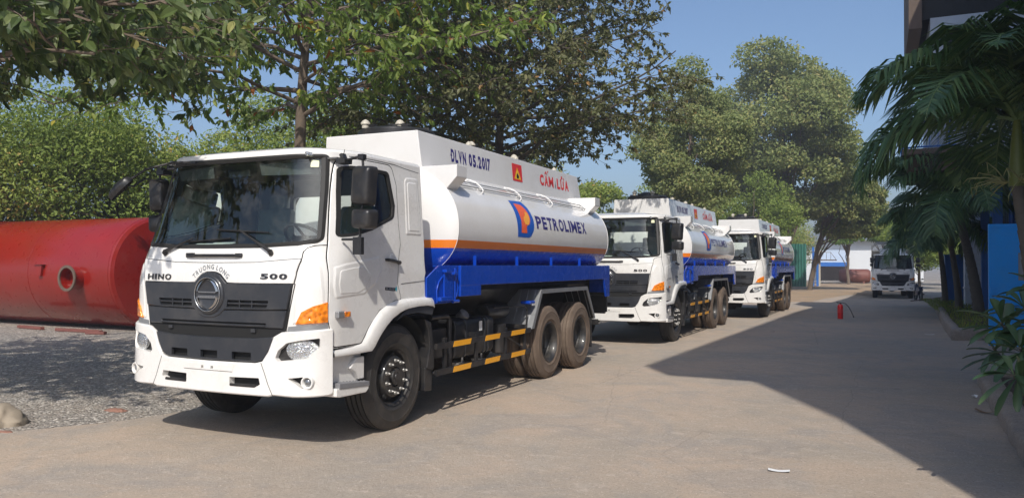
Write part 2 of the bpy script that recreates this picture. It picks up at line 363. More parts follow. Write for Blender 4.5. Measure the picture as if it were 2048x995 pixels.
# ---------------- the place: ground, road, kerbs
def gz(y): return -.0145 * max(0., min(y, 54.) - 30.)
def at(px, d, py=None):
    """world point seen d metres ahead of the camera (used once to read positions off the ground plan)"""
    t = (px - 1024) / 1559.9; X = (-.4257 + t * .905) * d; Y = (.905 + t * .4257) * d
    return X, Y, (1.70 + (528 - py) / 1559.9 * d) if py is not None else 0.
def ground_mat(name, c1, c2, c3, crack=True, gravel=False, stain=(.17, .15, .13)):
    m = bpy.data.materials.new(name); m.use_nodes = True; t = m.node_tree; b = t.nodes['Principled BSDF']; N = t.nodes.new; L = t.links.new
    tc = N('ShaderNodeTexCoord')
    def noise(s, d=6, r=.6, sc=None, dist=0.):
        n = N('ShaderNodeTexNoise'); n.inputs['Scale'].default_value = s; n.inputs['Detail'].default_value = d; n.inputs['Roughness'].default_value = r; n.inputs['Distortion'].default_value = dist
        if sc: mp = N('ShaderNodeMapping'); mp.inputs['Scale'].default_value = sc; mp.inputs['Rotation'].default_value = (0, 0, .35); L(tc.outputs['Object'], mp.inputs[0]); L(mp.outputs[0], n.inputs[0])
        else: L(tc.outputs['Object'], n.inputs[0])
        return n.outputs[0]
    def rng_(v, a, b_, c=0., d=1.):
        r = N('ShaderNodeMapRange'); r.inputs[1].default_value = a; r.inputs[2].default_value = b_; r.inputs[3].default_value = c; r.inputs[4].default_value = d; L(v, r.inputs[0]); return r.outputs[0]
    def mix(f, a, b_):
        x = N('ShaderNodeMix'); x.data_type = 'RGBA'
        if isinstance(f, float): x.inputs[0].default_value = f
        else: L(f, x.inputs[0])
        for i, v in ((6, a), (7, b_)):
            if isinstance(v, tuple): x.inputs[i].default_value = (*v, 1)
            else: L(v, x.inputs[i])
        return x.outputs[2]
    c4 = (c2[0] * 1.08, c2[1] * .98, c2[2] * .90); gr = tuple((sum(c3) / 3) * k for k in (1.08, 1.02, .96))
    col = mix(rng_(noise(.30, 9, .66, dist=.5), .40, .60), c1, c4)
    col = mix(rng_(noise(.8, 9, .72, dist=.8), .47, .62, 0, .6), col, gr)
    col = mix(rng_(noise(2.1, 9, .76, dist=.4), .52, .64, 0, .6), col, c2)
    col = mix(rng_(noise(1.3, 10, .78, dist=1.2), .57, .66, 0, .38), col, stain)
    col = mix(rng_(noise(6, 10, .80, (.8, 1.25, 1), .6), .54, .64, 0, .55), col, tuple(min(1, c * 1.30) for c in c2))
    col = mix(rng_(noise(11, 10, .82, dist=.5), .56, .68, 0, .35), col, stain)
    col = mix(rng_(noise(26, 9, .85), .55, .64, 0, .6), col, tuple(min(1, c * 1.45) for c in c2))
    col = mix(rng_(noise(38, 5, .8), .38, .50, .42, 0), col, tuple(c * .5 for c in c1))
    col = mix(rng_(noise(120, 3, .7), .57, .70, 0, .5), col, tuple(min(1, c * 1.6) for c in c2))
    h = noise(60, 8, .75)
    vs_ = N('ShaderNodeTexVoronoi'); vs_.inputs['Scale'].default_value = 34; L(tc.outputs['Object'], vs_.inputs[0]); sc_ = N('ShaderNodeSeparateColor'); L(vs_.outputs['Color'], sc_.inputs[0])
    f1 = rng_(sc_.outputs[0], .80, .86); f2 = rng_(vs_.outputs['Distance'], .10, .26, 1, 0); f3 = N('ShaderNodeMath'); f3.operation = 'MULTIPLY'; L(f1, f3.inputs[0]); L(f2, f3.inputs[1]); col = mix(f3.outputs[0], col, tuple(min(1, c * 1.5) for c in c2))
    f4 = rng_(sc_.outputs[1], .93, .96); f5 = N('ShaderNodeMath'); f5.operation = 'MULTIPLY'; L(f4, f5.inputs[0]); L(f2, f5.inputs[1]); col = mix(f5.outputs[0], col, tuple(c * .4 for c in c1))
    if gravel:
        v = N('ShaderNodeTexVoronoi'); v.inputs['Scale'].default_value = 28; L(tc.outputs['Object'], v.inputs[0])
        hs = N('ShaderNodeSeparateColor'); L(v.outputs['Color'], hs.inputs[0]); col = mix(rng_(hs.outputs[0], .0, 1., 0, .75), col, tuple(c * .55 for c in c1)); col = mix(rng_(hs.outputs[1], .8, .95, 0, .8), col, tuple(min(1, c * 1.7) for c in c2))
        h = rng_(v.outputs['Distance'], 0, .6, 1, 0)
    if crack:
        v = N('ShaderNodeTexVoronoi'); v.feature = 'DISTANCE_TO_EDGE'; v.inputs['Scale'].default_value = .23; ns = N('ShaderNodeTexNoise'); ns.inputs['Scale'].default_value = 1.6; ns.inputs['Detail'].default_value = 8
        L(tc.outputs['Object'], ns.inputs[0]); av = N('ShaderNodeMix'); av.data_type = 'RGBA'; av.inputs[0].default_value = .16; L(tc.outputs['Object'], av.inputs[6]); L(ns.outputs['Color'], av.inputs[7]); L(av.outputs[2], v.inputs[0])
        col = mix(rng_(v.outputs['Distance'], .0, .0016, .30, 0), col, (.16, .14, .12))
    L(col, b.inputs['Base Color']); b.inputs['Roughness'].default_value = .88; b.inputs['Specular IOR Level'].default_value = .3
    bp = N('ShaderNodeBump'); bp.inputs['Strength'].default_value = .9 if gravel else .7; bp.inputs['Distance'].default_value = .03 if gravel else .02; L(h, bp.inputs['Height'])
    bp2 = N('ShaderNodeBump'); bp2.inputs['Strength'].default_value = .5; bp2.inputs['Distance'].default_value = .02; L(noise(7, 7, .7), bp2.inputs['Height']); L(bp.outputs[0], bp2.inputs['Normal']); L(bp2.outputs[0], b.inputs['Normal'])
    return m
M['concrete'] = ground_mat('dusty_concrete', (.405, .345, .28), (.48, .412, .34), (.32, .297, .272), stain=(.225, .20, .175))
M['dirt'] = ground_mat('dirt_and_gravel', (.34, .315, .28), (.42, .385, .34), (.28, .255, .225), crack=False, gravel=True)
M['sand'] = ground_mat('sandy_earth', (.36, .26, .17), (.44, .33, .22), (.30, .20, .13), crack=False)
M['kerb'] = ground_mat('old_kerb_concrete', (.32, .275, .23), (.40, .35, .30), (.22, .185, .155), crack=False)
M['soil'] = ground_mat('planter_soil', (.10, .075, .055), (.15, .11, .08), (.07, .055, .04), crack=False, gravel=True)
def sheet(name, outline, z, m, kind='structure', label=None, cat=None):
    ys = sorted(set([-400, -60, 10, 20, 30, 36, 42, 48, 54, 70, 120, 400])); bm = bmesh.new(); vs = [bm.verts.new((x, y, 0)) for x, y in outline]; bm.faces.new(vs)
    for y in ys: bmesh.ops.bisect_plane(bm, geom=bm.verts[:] + bm.edges[:] + bm.faces[:], plane_co=(0, y, 0), plane_no=(0, 1, 0))
    bmesh.ops.triangulate(bm, faces=bm.faces)
    for v in bm.verts: v.co.z = gz(v.co.y) + z
    bmesh.ops.recalc_face_normals(bm, faces=bm.faces)
    for f in bm.faces:
        if f.normal.z < 0: f.normal_flip()
    me = bpy.data.meshes.new(name); bm.to_mesh(me); bm.free(); me.materials.append(m); o = newobj(name, me); o['kind'] = kind; return o
sheet('ground', [(-900, -400), (900, -400), (900, 1400), (-900, 1400)], -.018, M['dirt'])
sheet('road', [(-13, -6), (-9.6, 2.3), (-7.91, 4.88), (-7.35, 5.85), (-7.05, 7.5), (-7.1, 12), (-7.5, 25), (-7.3, 40), (-3.2, 43.5), (-3.0, 52), (-2.0, 60), (6, 60), (6, -14), (-8, -14)], 0, M['concrete'])
M['joint'] = mat('joint_grime', (.17, .145, .12), .9, var=.4, vscale=5)
for jn in ([(-3.55, 13.0), (-3.62, 10.6), (-4.2, 9.6)], [(-6.9, 14.9), (-3.0, 15.6), (1.4, 16.0)], [(-2.7, 26.), (-1.6, 22.4), (-1.2, 18)]):
    V = []; r_ = random.Random(len(M) + int(jn[0][1] * 10))
    for a, b in zip(jn, jn[1:]):
        q = 26
        for j in range(q + 1): t = j / q; c = Vector(a).lerp(Vector(b), t); n_ = (Vector(b) - Vector(a)).normalized(); o_ = r_.uniform(-.012, .012); w_ = r_.uniform(.001, .004); V += [(c.x - n_.y * (o_ - w_), c.y + n_.x * (o_ - w_), .003), (c.x - n_.y * (o_ + w_), c.y + n_.x * (o_ + w_), .003)]
    MB().add(V, [(2 * i, 2 * i + 1, 2 * i + 3, 2 * i + 2) for i in range(len(V) // 2 - 1)]).build('road_joint', M['joint'], None, flat=True)['kind'] = 'structure'
sheet('sandy_yard', [(-14, 40), (-5, 41.5), (-3.0, 44), (-2.8, 52), (-1.9, 60.5), (3, 61), (3, 104), (-20, 104)], -.008, M['sand'])
def kerbrun(name, pts, wdt, h, label, m):
    mb = MB(); sec = [(0, -.05), (0, h * .78), (wdt * .12, h * .95), (wdt * .3, h), (wdt * .85, h), (wdt, h * .9), (wdt, -.05)]; n = len(pts); k = len(sec); V = []
    L = []
    for a, b in zip(pts, pts[1:]):
        q = max(1, int((Vector(b) - Vector(a)).length / .22)); L += [Vector(a).lerp(Vector(b), j / q) for j in range(q)]
    L.append(Vector(pts[-1])); r_ = random.Random(4)
    for i, p in enumerate(L):
        t = (L[min(i + 1, len(L) - 1)] - L[max(0, i - 1)]).normalized(); nn = Vector((t.y, -t.x)); j = r_.uniform(-.012, .012); jh = r_.uniform(-.010, .008)
        for a, z in sec: V.append((p.x + nn.x * (a + j), p.y + nn.y * (a + j), gz(p.y) + z + (jh if z > .02 else 0)))
    mb.add(V, [(i * k + c, i * k + c + 1, (i + 1) * k + c + 1, (i + 1) * k + c) for i in range(len(L) - 1) for c in range(k - 1)] + [tuple(range(k)), tuple((len(L) - 1) * k + c for c in range(k))[::-1]])
    o = mb.build(name, m, None, ang=50); tag(o, label, 'kerb'); return o
kerbrun('kerb', [(.55, -3.), (.95, 3.5), (1.12, 8.08), (1.17, 9.5), (1.27, 13.1), (1.42, 13.45), (2.2, 13.6), (3.2, 13.7)], .24, .18, 'worn rounded concrete kerb beside the broad-leaved plant at the near right', M['kerb'])
kerbrun('kerb', [(3.6, 21.2), (2.12, 20.85), (1.50, 20.5), (1.59, 24.4), (1.95, 33.5), (2.3, 44.7)], .20, .27, 'taller brown kerb round the palm bed in front of the far building', M['kerb'])
sheet('planter_soil', [(.8, -3), (1.15, 3.5), (1.32, 8), (1.4, 13.2), (3.4, 13.4), (3.1, -3)], .11, M['soil']); 
sheet('planter_soil', [(1.70, 20.8), (1.78, 24.4), (2.13, 33.5), (2.48, 44.7), (4.4, 44.7), (3.8, 21.2)], .17, M['soil'])
# loose stones and chips on the yard, one uncountable mass
def pebbles(name, n, region, smin, smax, m, seed, z=0.):
    r = np.random.default_rng(seed); x0, x1, y0, y1 = region; base = np.array([(1, 0, 0), (-1, 0, 0), (0, 1, 0), (0, -1, 0), (0, 0, 1), (0, 0, -1)], float)
    F = np.array([(0, 2, 4), (2, 1, 4), (1, 3, 4), (3, 0, 4), (2, 0, 5), (1, 2, 5), (3, 1, 5), (0, 3, 5)])
    P = np.stack([r.uniform(x0, x1, n), r.uniform(y0, y1, n)], 1)
    s = smin + (smax - smin) * r.random(n) ** 3; V = base[None] * (r.uniform(.6, 1.3, (n, 6, 1))) * s[:, None, None] * np.array([1, 1, .55]); a = r.uniform(0, 6.28, n); c, q = np.cos(a), np.sin(a)
    X = V[..., 0] * c[:, None] - V[..., 1] * q[:, None] + P[:, :1]; Y = V[..., 0] * q[:, None] + V[..., 1] * c[:, None] + P[:, 1:]; Z = V[..., 2] + z + s[:, None] * .15
    V = np.stack([X, Y, Z], -1).reshape(-1, 3); Fa = (F[None] + (np.arange(n) * 6)[:, None, None]).reshape(-1, 3)
    return npmesh(name, V, Fa, [m], tint=np.repeat(r.random(n), 6))
def npmesh(name, V, F, mats, tint=None, midx=None, parent=None, smooth=False):
    me = bpy.data.meshes.new(name); k = F.shape[1]; me.vertices.add(len(V)); me.vertices.foreach_set('co', np.ascontiguousarray(V, np.float32).ravel())
    me.loops.add(F.size); me.loops.foreach_set('vertex_index', np.ascontiguousarray(F, np.int32).ravel()); me.polygons.add(len(F)); me.polygons.foreach_set('loop_start', np.arange(0, F.size, k, dtype=np.int32))
    for m in mats: me.materials.append(m)
    if tint is not None: at_ = me.attributes.new('tint', 'FLOAT', 'POINT'); at_.data.foreach_set('value', np.ascontiguousarray(tint, np.float32))
    me.update(calc_edges=True)
    if not smooth: me.polygons.foreach_set('use_smooth', np.zeros(len(F), bool))
    return newobj(name, me, parent)
def tintmat(name, ramp, rough=.6, trans=.0, spec=.3, nscale=0., thin=True):
    m = bpy.data.materials.new(name); m.use_nodes = True; t = m.node_tree; b = t.nodes['Principled BSDF']; o = t.nodes['Material Output']
    a = t.nodes.new('ShaderNodeAttribute'); a.attribute_name = 'tint'; r = t.nodes.new('ShaderNodeValToRGB'); cr = r.color_ramp
    while len(cr.elements) < len(ramp): cr.elements.new(.5)
    for e, (p, c) in zip(cr.elements, ramp): e.position = p; e.color = (*c, 1)
    t.links.new(a.outputs['Fac'], r.inputs[0]); t.links.new(r.outputs[0], b.inputs['Base Color']); b.inputs['Roughness'].default_value = rough; b.inputs['Specular IOR Level'].default_value = spec
    if trans > 0:
        tl = t.nodes.new('ShaderNodeBsdfTranslucent'); g = t.nodes.new('ShaderNodeMix'); g.data_type = 'RGBA'; g.blend_type = 'MULTIPLY'; g.inputs[0].default_value = 1; g.inputs[7].default_value = (1.0, 1.15, .45, 1)
        t.links.new(r.outputs[0], g.inputs[6]); t.links.new(g.outputs[2], tl.inputs[0]); mx = t.nodes.new('ShaderNodeMixShader'); mx.inputs[0].default_value = trans
        t.links.new(b.outputs[0], mx.inputs[1]); t.links.new(tl.outputs[0], mx.inputs[2]); t.links.new(mx.outputs[0], o.inputs[0])
    return m
M['stone'] = tintmat('yard_stones', [(0, (.20, .185, .17)), (.6, (.38, .35, .31)), (1, (.52, .48, .42))], .9)
tag(pebbles('loose_gravel', 15000, (-15, -7.3, 3.0, 12.), .005, .020, M['stone'], 3, -.016), kind='stuff')
tag(pebbles('road_grit', 2200, (-7.2, 1.2, 5., 20.), .003, .009, M['stone'], 5, 0), kind='stuff')

# ---------------- foliage
M['bark'] = mat('bark_brown', (.15, .115, .085), .9, var=.4, vscale=9, bump=.8, bscale=22)
M['barkdark'] = mat('bark_dark', (.085, .07, .055), .9, var=.4, vscale=9, bump=.8, bscale=22)
M['leafA'] = tintmat('leaves_broad_green', [(0, (0.051, 0.083, 0.028)), (.5, (0.108, 0.152, 0.044)), (.85, (0.216, 0.253, 0.113)), (1, (0.341, 0.316, 0.101))], .45, .32, .4)
M['leafB'] = tintmat('leaves_yellow_green', [(0, (0.075, 0.131, 0.027)), (.5, (0.175, 0.250, 0.050)), (.88, (0.312, 0.362, 0.075)), (.97, (0.500, 0.400, 0.050)), (1, (0.350, 0.112, 0.025))], .5, .42, .4)
M['leafC'] = tintmat('leaves_dusty_olive', [(0, (0.084, 0.098, 0.048)), (.5, (0.160, 0.169, 0.076)), (.9, (0.281, 0.267, 0.135)), (1, (0.374, 0.214, 0.085))], .5, .38, .4)
M['leafD'] = tintmat('leaves_fine_olive', [(0, (0.144, 0.180, 0.062)), (.5, (0.228, 0.268, 0.089)), (1, (0.395, 0.347, 0.137))], .6, .3, .3)
M['leafH'] = tintmat('leaves_fresh_green', [(0, (0.146, 0.206, 0.042)), (.5, (0.243, 0.308, 0.066)), (.93, (0.350, 0.380, 0.099)), (1, (0.506, 0.348, 0.119))], .6, .3, .3)
M['leafF'] = tintmat('leaves_bright_layered', [(0, (0.082, 0.156, 0.025)), (.6, (0.150, 0.247, 0.037)), (1, (0.273, 0.325, 0.062))], .6, .35, .3)
def leafmesh(name, P, D, Lh, Wd, m, parent, tint, detailed=False, seed=0, fold=.25):
    r = np.random.default_rng(seed); n = len(P); D = D / (np.linalg.norm(D, axis=1, keepdims=True) + 1e-9)
    up = r.normal(size=(n, 3)) * .9 + np.array([.2, -.9, .6]); S = np.cross(D, up); S /= (np.linalg.norm(S, axis=1, keepdims=True) + 1e-9); U = np.cross(S, D)
    Lh = Lh[:, None]; Wd = Wd[:, None]
    if detailed:
        rows = [(.16, .26), (.40, .48), (.70, .38)]; Vs = [P]
        for t, w in rows: c = P + D * Lh * t - U * Lh * .16 * t * t; Vs += [c + S * Wd * w + U * Wd * fold * w * 1.6, c, c - S * Wd * w + U * Wd * fold * w * 1.6]
        Vs.append(P + D * Lh - U * Lh * .20); V = np.stack(Vs, 1).reshape(-1, 3); k = 11
        F = [(0, 2, 1), (0, 3, 2)]
        for i in range(2): o_ = 1 + 3 * i; F += [(o_, o_ + 1, o_ + 4), (o_, o_ + 4, o_ + 3), (o_ + 1, o_ + 2, o_ + 5), (o_ + 1, o_ + 5, o_ + 4)]
        F += [(7, 8, 10), (8, 9, 10)]; F = np.array(F)
    else:
        V = np.stack([P, P + D * Lh * .45 + S * Wd * .5 + U * Wd * .15, P + D * Lh - U * Lh * .1, P + D * Lh * .45 - S * Wd * .5 + U * Wd * .15], 1).reshape(-1, 3); F = np.array([(0, 1, 2, 3)]); k = 4
    Fa = (F[None] + (np.arange(n) * k)[:, None, None]).reshape(-1, F.shape[1])
    return npmesh(name, V, Fa, [m], tint=np.repeat(tint, k), parent=parent)
def wob(a, b, n, amp, r, sag=0.):
    a = np.array(a, float); b = np.array(b, float); L = np.linalg.norm(b - a); pts = []; off = np.zeros(3)
    for i in range(n + 1):
        t = i / n; off = off + r.normal(size=3) * amp * L / n * (1 if 0 < i < n else 0); p = a + (b - a) * t + off * (4 * t * (1 - t)) ** .5 + np.array([0, 0, sag * L * 4 * t * (1 - t)]); pts.append(p)
    return pts
def bushy_tree(label, base, top, rad_, zc0, m, nleaf, leaf, seed, group=None, clumps=46, bark='bark', cat='tree', name='bushy_tree', holes=.0, squash=1., shift=0., trunk_r=.16, lean=(0, 0), cr=(.20, .34)):
    """tree with a crown of many leaf clumps on limbs; crown from height zc0 to top"""
    r = np.random.default_rng(seed); root = empty(name, base); tag(root, label, cat, group)
    H = top - base[2]; c0 = zc0 - base[2]; cc = np.array([lean[0], lean[1], (H + c0) / 2]); R = np.array([rad_, rad_, (H - c0) / 2])
    cs = []
    tries = 0
    while len(cs) < clumps and tries < 5000:
        tries += 1; v = r.normal(size=3); v /= np.linalg.norm(v); rr = r.uniform(.35, 1.) ** .6
        if v[2] < -.2: rr *= .9
        p = v * rr * (1 - cr[0] * .9); cs.append(cc + p * R * np.array([1, 1, 1.]))
    cs = np.array(cs); rs = r.uniform(*cr, len(cs)) * min(rad_, R[2] * 1.2)
    mb = MB(); tr = wob((0, 0, -.1), (lean[0] * .5, lean[1] * .5, c0 + (H - c0) * .55), 8, .12, r); k = len(tr); mb.tube(tr, [trunk_r * (1.15 - .75 * i / k) for i in range(k)], 9)
    for c in cs[:: max(1, len(cs) // 16)]:
        z = r.uniform(.25, .9); i = min(k - 2, int(z * k)); s = tr[i]; q = wob(s, c, 5, .15, r, .05); mb.tube(q, [trunk_r * .38 * (1 - .14 * j) for j in range(6)], 5)
    mb.build('trunk', M[bark], root, ang=60)
    w_ = rs ** 2; idx = r.choice(len(cs), nleaf, p=w_ / w_.sum()); v = r.normal(size=(nleaf, 3)); v /= np.linalg.norm(v, axis=1, keepdims=True)
    v[:, 2] = np.where(v[:, 2] < -.3, v[:, 2] * .6, v[:, 2]); rr = r.uniform(.25, 1.08, nleaf) ** .5
    P = cs[idx] + v * (rs[idx] * rr)[:, None] * np.array([1.15, 1.15, .8 * squash]) + r.normal(size=(nleaf, 3)) * .05
    # gaps: drop leaves where a coarse noise is low
    ph = r.uniform(0, 6, (4, 3)); fr = np.array([1.1, 1.7, 2.6, 3.9]); g = sum(np.sin(P @ (r.normal(size=3) * f) + p[0]) for f, p in zip(fr, ph)); P = P[g > np.quantile(g, holes)] if holes > 0 else P
    n = len(P); D = v[:n] * .6 + r.normal(size=(n, 3)) * .7 + np.array([0, 0, -.25]); sh = r.uniform(.65, 1.3, n) * leaf
    tn = np.clip(.45 + shift + .22 * r.normal(size=n) + .10 * np.sin(P[:, 0] * 2 + P[:, 2] * 1.3), 0, 1)
    leafmesh('crown', P, D, sh, sh * .55, M[m], root, tn, seed=seed); return root
def branch_tree(name, label, base, trunk_top, z0, z1, rfun, nprim, m, leaf, seed, bark='bark', trunk_r=.16, nsec=7, ntw=5, nlf=7, droop=.5, lean=(0, 0), keep=None, cat='tree', wfac=.42, rise=.15, azr=None, limb=.30, zvar=1.):
    r = np.random.default_rng(seed); root = empty(name, base); tag(root, label, cat); B = np.array(base)
    mb = MB(); tr = wob((0, 0, -.1), (lean[0], lean[1], trunk_top), 12, .035, r); n = len(tr); mb.tube(tr, [trunk_r * (1.2 - .95 * i / n) for i in range(n)], 12); mb.build('trunk', M[bark], root, ang=60)
    lm = MB(); P = []; D = []
    def ok(p): return keep is None or keep(p + B)
    for i in range(nprim):
        f = (i + .5) / nprim; z = z0 + (z1 - z0) * f; j = min(n - 2, max(1, int(z / trunk_top * (n - 1)))); s = tr[j] if z < trunk_top else tr[-1]; s = np.array([s[0], s[1], min(z, trunk_top) - .1])
        a = i * 2.4 + r.normal() * .25
        if azr: a = azr[0] + (azr[1] - azr[0]) * r.random()
        L = rfun(f) * r.uniform(.82, 1.1); e = s + np.array([math.cos(a) * L, math.sin(a) * L, L * (rise + r.uniform(-.16, .22) * zvar)]); pr = wob(s, e, 9, .09, r, .03)
        if keep is not None and not ok((s + e) * .5): continue
        while keep is not None and len(pr) > 10 and False: pass
        if keep is not None: lastk = max([q_ for q_ in range(10) if ok(pr[q_])] + [1]); shown = pr[:lastk + 1]
        else: shown = pr
        lm.tube(shown, [max(.007, limb * trunk_r * (L / 4) * (1 - .09 * k)) for k in range(len(shown))], 6)
        for k in range(nsec):
            t = .22 + .78 * (k + r.random() * .6) / nsec; q = pr[min(9, int(t * 9))]; aa = a + (1 if k % 2 else -1) * r.uniform(.5, 1.1); L2 = L * r.uniform(.22, .42) * (1.15 - .5 * t)
            e2 = q + np.array([math.cos(aa) * L2, math.sin(aa) * L2, r.uniform(-.45, .55) * zvar * L2 - .06 * L2]); se = wob(q, e2, 5, .12, r); 
            if not (ok(e2)): continue
            lm.tube(se, [max(.005, .016 * (1 - .16 * x)) for x in range(6)], 4)
            for x in range(ntw):
                tt = (x + 1) / ntw; q2 = se[min(5, int(tt * 5))]; dv = r.normal(size=3) * .6 + (e2 - q) / (L2 + .01) * .8; dv[2] = dv[2] * .5 - .12; dv /= np.linalg.norm(dv); L3 = leaf * r.uniform(1.3, 3.0); e3 = q2 + dv * L3
                lm.tube([q2, (q2 + e3) / 2 + r.normal(size=3) * .01, e3], [.006, .005, .003], 3, cap=False)
                for l in range(nlf):
                    u = .25 + .75 * (l + r.random()) / nlf; p = q2 + (e3 - q2) * u; sd = r.normal(size=3) * .75 + dv * .55; sd[2] -= droop; P.append(p); D.append(sd)
    lm.build('branches', M[bark], root, ang=60)
    P = np.array(P); D = np.array(D)
    if keep is not None: k_ = np.array([keep(p + B) for p in P]); P = P[k_]; D = D[k_]
    n = len(P); sh = r.uniform(.7, 1.25, n) * leaf; tn = np.clip(.42 + .2 * r.normal(size=n) + .15 * (r.random(n) > .93) * 3, 0, 1)
    leafmesh('crown', P, D, sh, sh * wfac, M[m], root, tn, detailed=True, seed=seed); return root
# near tree whose boughs hang in from the upper left
def keepA(p):
    x, y, z = p; d = -.4257 * x + .905 * y; sy = y + .97 * z; sx = x - .417 * z
    if sy < 6.3: return False
    if sx > -7.0 and sy < 8.8: return False
    if d < 2.2: return z > 3.0
    px = 1024 + (.905 * x + .4257 * y) / d * 1560; py = 528 - (z - 1.7) / d * 1560
    if px < -60: return z > 2.8
    lim = np.interp(px, [-60, 0, 60, 150, 250, 330, 380, 400, 430, 460, 520, 600], [210, 205, 175, 215, 195, 262, 255, 170, 205, 130, 40, -20])
    return py < lim
branch_tree('broad_leaved_tree', 'broad-leaved tree whose drooping boughs hang into the upper left corner', (-10.3, 5.0, 0), 5.6, 3.3, 5.9, lambda f: 5.9 - 1.8 * f, 40, 'leafA', .175, 21, trunk_r=.15, nsec=12, ntw=7, nlf=9, droop=.75, keep=keepA, rise=.03, limb=.17)
xb, yb, _ = at(590, 16)
branch_tree('slender_tree', 'slender brown-trunked tree with yellow-green leaves rising behind the nearest lorry cab', (xb, yb, 0), 8.6, 4.7, 8.4, lambda f: 4.8 - 1.6 * f, 28, 'leafB', .19, 33, trunk_r=.145, nsec=12, ntw=6, nlf=6, droop=.8, lean=(.25, .1), rise=.15, keep=lambda p: p[2] > 4.5)
xc, yc, _ = at(1003, 20)
branch_tree('dark_tree', 'dark wide-spreading tree with small olive leaves above the lettered tank', (xc, yc, 0), 9.0, 3.9, 9.6, lambda f: 5.1 - .9 * f, 58, 'leafC', .118, 47, bark='barkdark', trunk_r=.14, nsec=16, ntw=7, nlf=9, wfac=.5, droop=.5, rise=.20, keep=lambda p: p[2] > 3.7)
# fine-leaved big trees
x, y, _ = at(1385, 43); bushy_tree('tall feathery tree behind the second tanker, left of the larger one', (x, y, gz(y)), 13.4, 3.5, 2.4, 'leafD', 52000, .19, 51, clumps=70, trunk_r=.18, holes=.12, name='feathery_tree', cr=(.20, .32))
x, y, _ = at(1575, 62); bushy_tree('largest feathery olive tree standing over the third tanker', (x, y, gz(y)), 21.0, 6.9, 2.4, 'leafD', 100000, .29, 52, clumps=95, trunk_r=.26, holes=.20, name='feathery_tree', lean=(-.8, 0), cr=(.15, .31))
x, y, _ = at(1618, 66); bushy_tree('lower feathery tree leaning out over the sandy yard right of the tankers', (x, y, gz(y)), 10.6, 3.2, 2.6, 'leafD', 30000, .26, 53, clumps=50, trunk_r=.2, lean=(3.0, .3), holes=.1, name='feathery_tree', cr=(.2, .33))
for px, d, top, R_, sd, lab in ((1697, 86, 406, 3.0, 54, 'bright green layered tree behind the brown cylinder, left one of two'), (1772, 90, 402, 3.6, 55, 'bright green layered tree just above the far lorry, right one of two')):
    x, y, z = at(px, d, top); bushy_tree(lab, (x, y, gz(y)), z, R_, 3.0, 'leafF', 12000, .22, sd, clumps=26, squash=.45, trunk_r=.16, name='layered_tree', cr=(.28, .42))
hz = [(-420, 23, 205, 3.8, 'second from the outer left end of its row'), (-230, 23, 185, 3.6, 'third from the outer left end of its row'), (-640, 23, 170, 4.2, 'at the very outer left end of its row'), (-60, 24, 178, 3.9, 'left edge of the picture, beyond the red tank'), (95, 25, 172, 3.9, 'behind the open pipe stub of the red tank'), (235, 27, 185, 3.1, 'behind the right part of the red tank'), (335, 30, 262, 2.3, 'just left of the nearest lorry cab'), (425, 33, 300, 2.2, 'low in the gap of sky above the windscreen'), (530, 31, 165, 3.2, 'left of the slender brown trunk'), (660, 31, 180, 3.2, 'right of the slender brown trunk'), (770, 33, 235, 3.0, 'above the front edge of the tank box'), (880, 36, 250, 3.2, 'left of the dark trunk above the tank'), (1010, 38, 265, 3.4, 'directly behind the dark trunk'), (1110, 42, 330, 3.0, 'right of the red warning words'), (1195, 46, 350, 3.0, 'between the nearest tank and the second cab'), (1285, 62, 362, 3.2, 'above the cab of the second tanker'), (1375, 66, 385, 3.6, 'low behind the box of the second tanker'), (1480, 74, 400, 4.0, 'low behind the third tanker'), (1510, 56, 330, 3.6, 'filling the foot of the tall feathery trees'), (1560, 96, 430, 4.5, 'behind the green sheet fence'), (1838, 72, 425, 4.2, 'behind the right side of the far lorry'), (1905, 84, 405, 5.0, 'farthest right, seen between the palms')]
for i, (px, d, ty, R_, lab) in enumerate(hz):
    x, y, z = at(px, d, ty); bushy_tree('bushy fresh green tree ' + lab, (x, y, gz(y)), z, R_ * (.95 + .12 * math.sin(i * 2.1)), .5, 'leafH', 26000 if d < 34 else 18000, .135 if d < 34 else .19, 60 + i, clumps=24, shift=.22 * math.sin(i * 2.7), trunk_r=.13, holes=.16, group='bushy trees along the back of the yard', cr=(.24, .50))
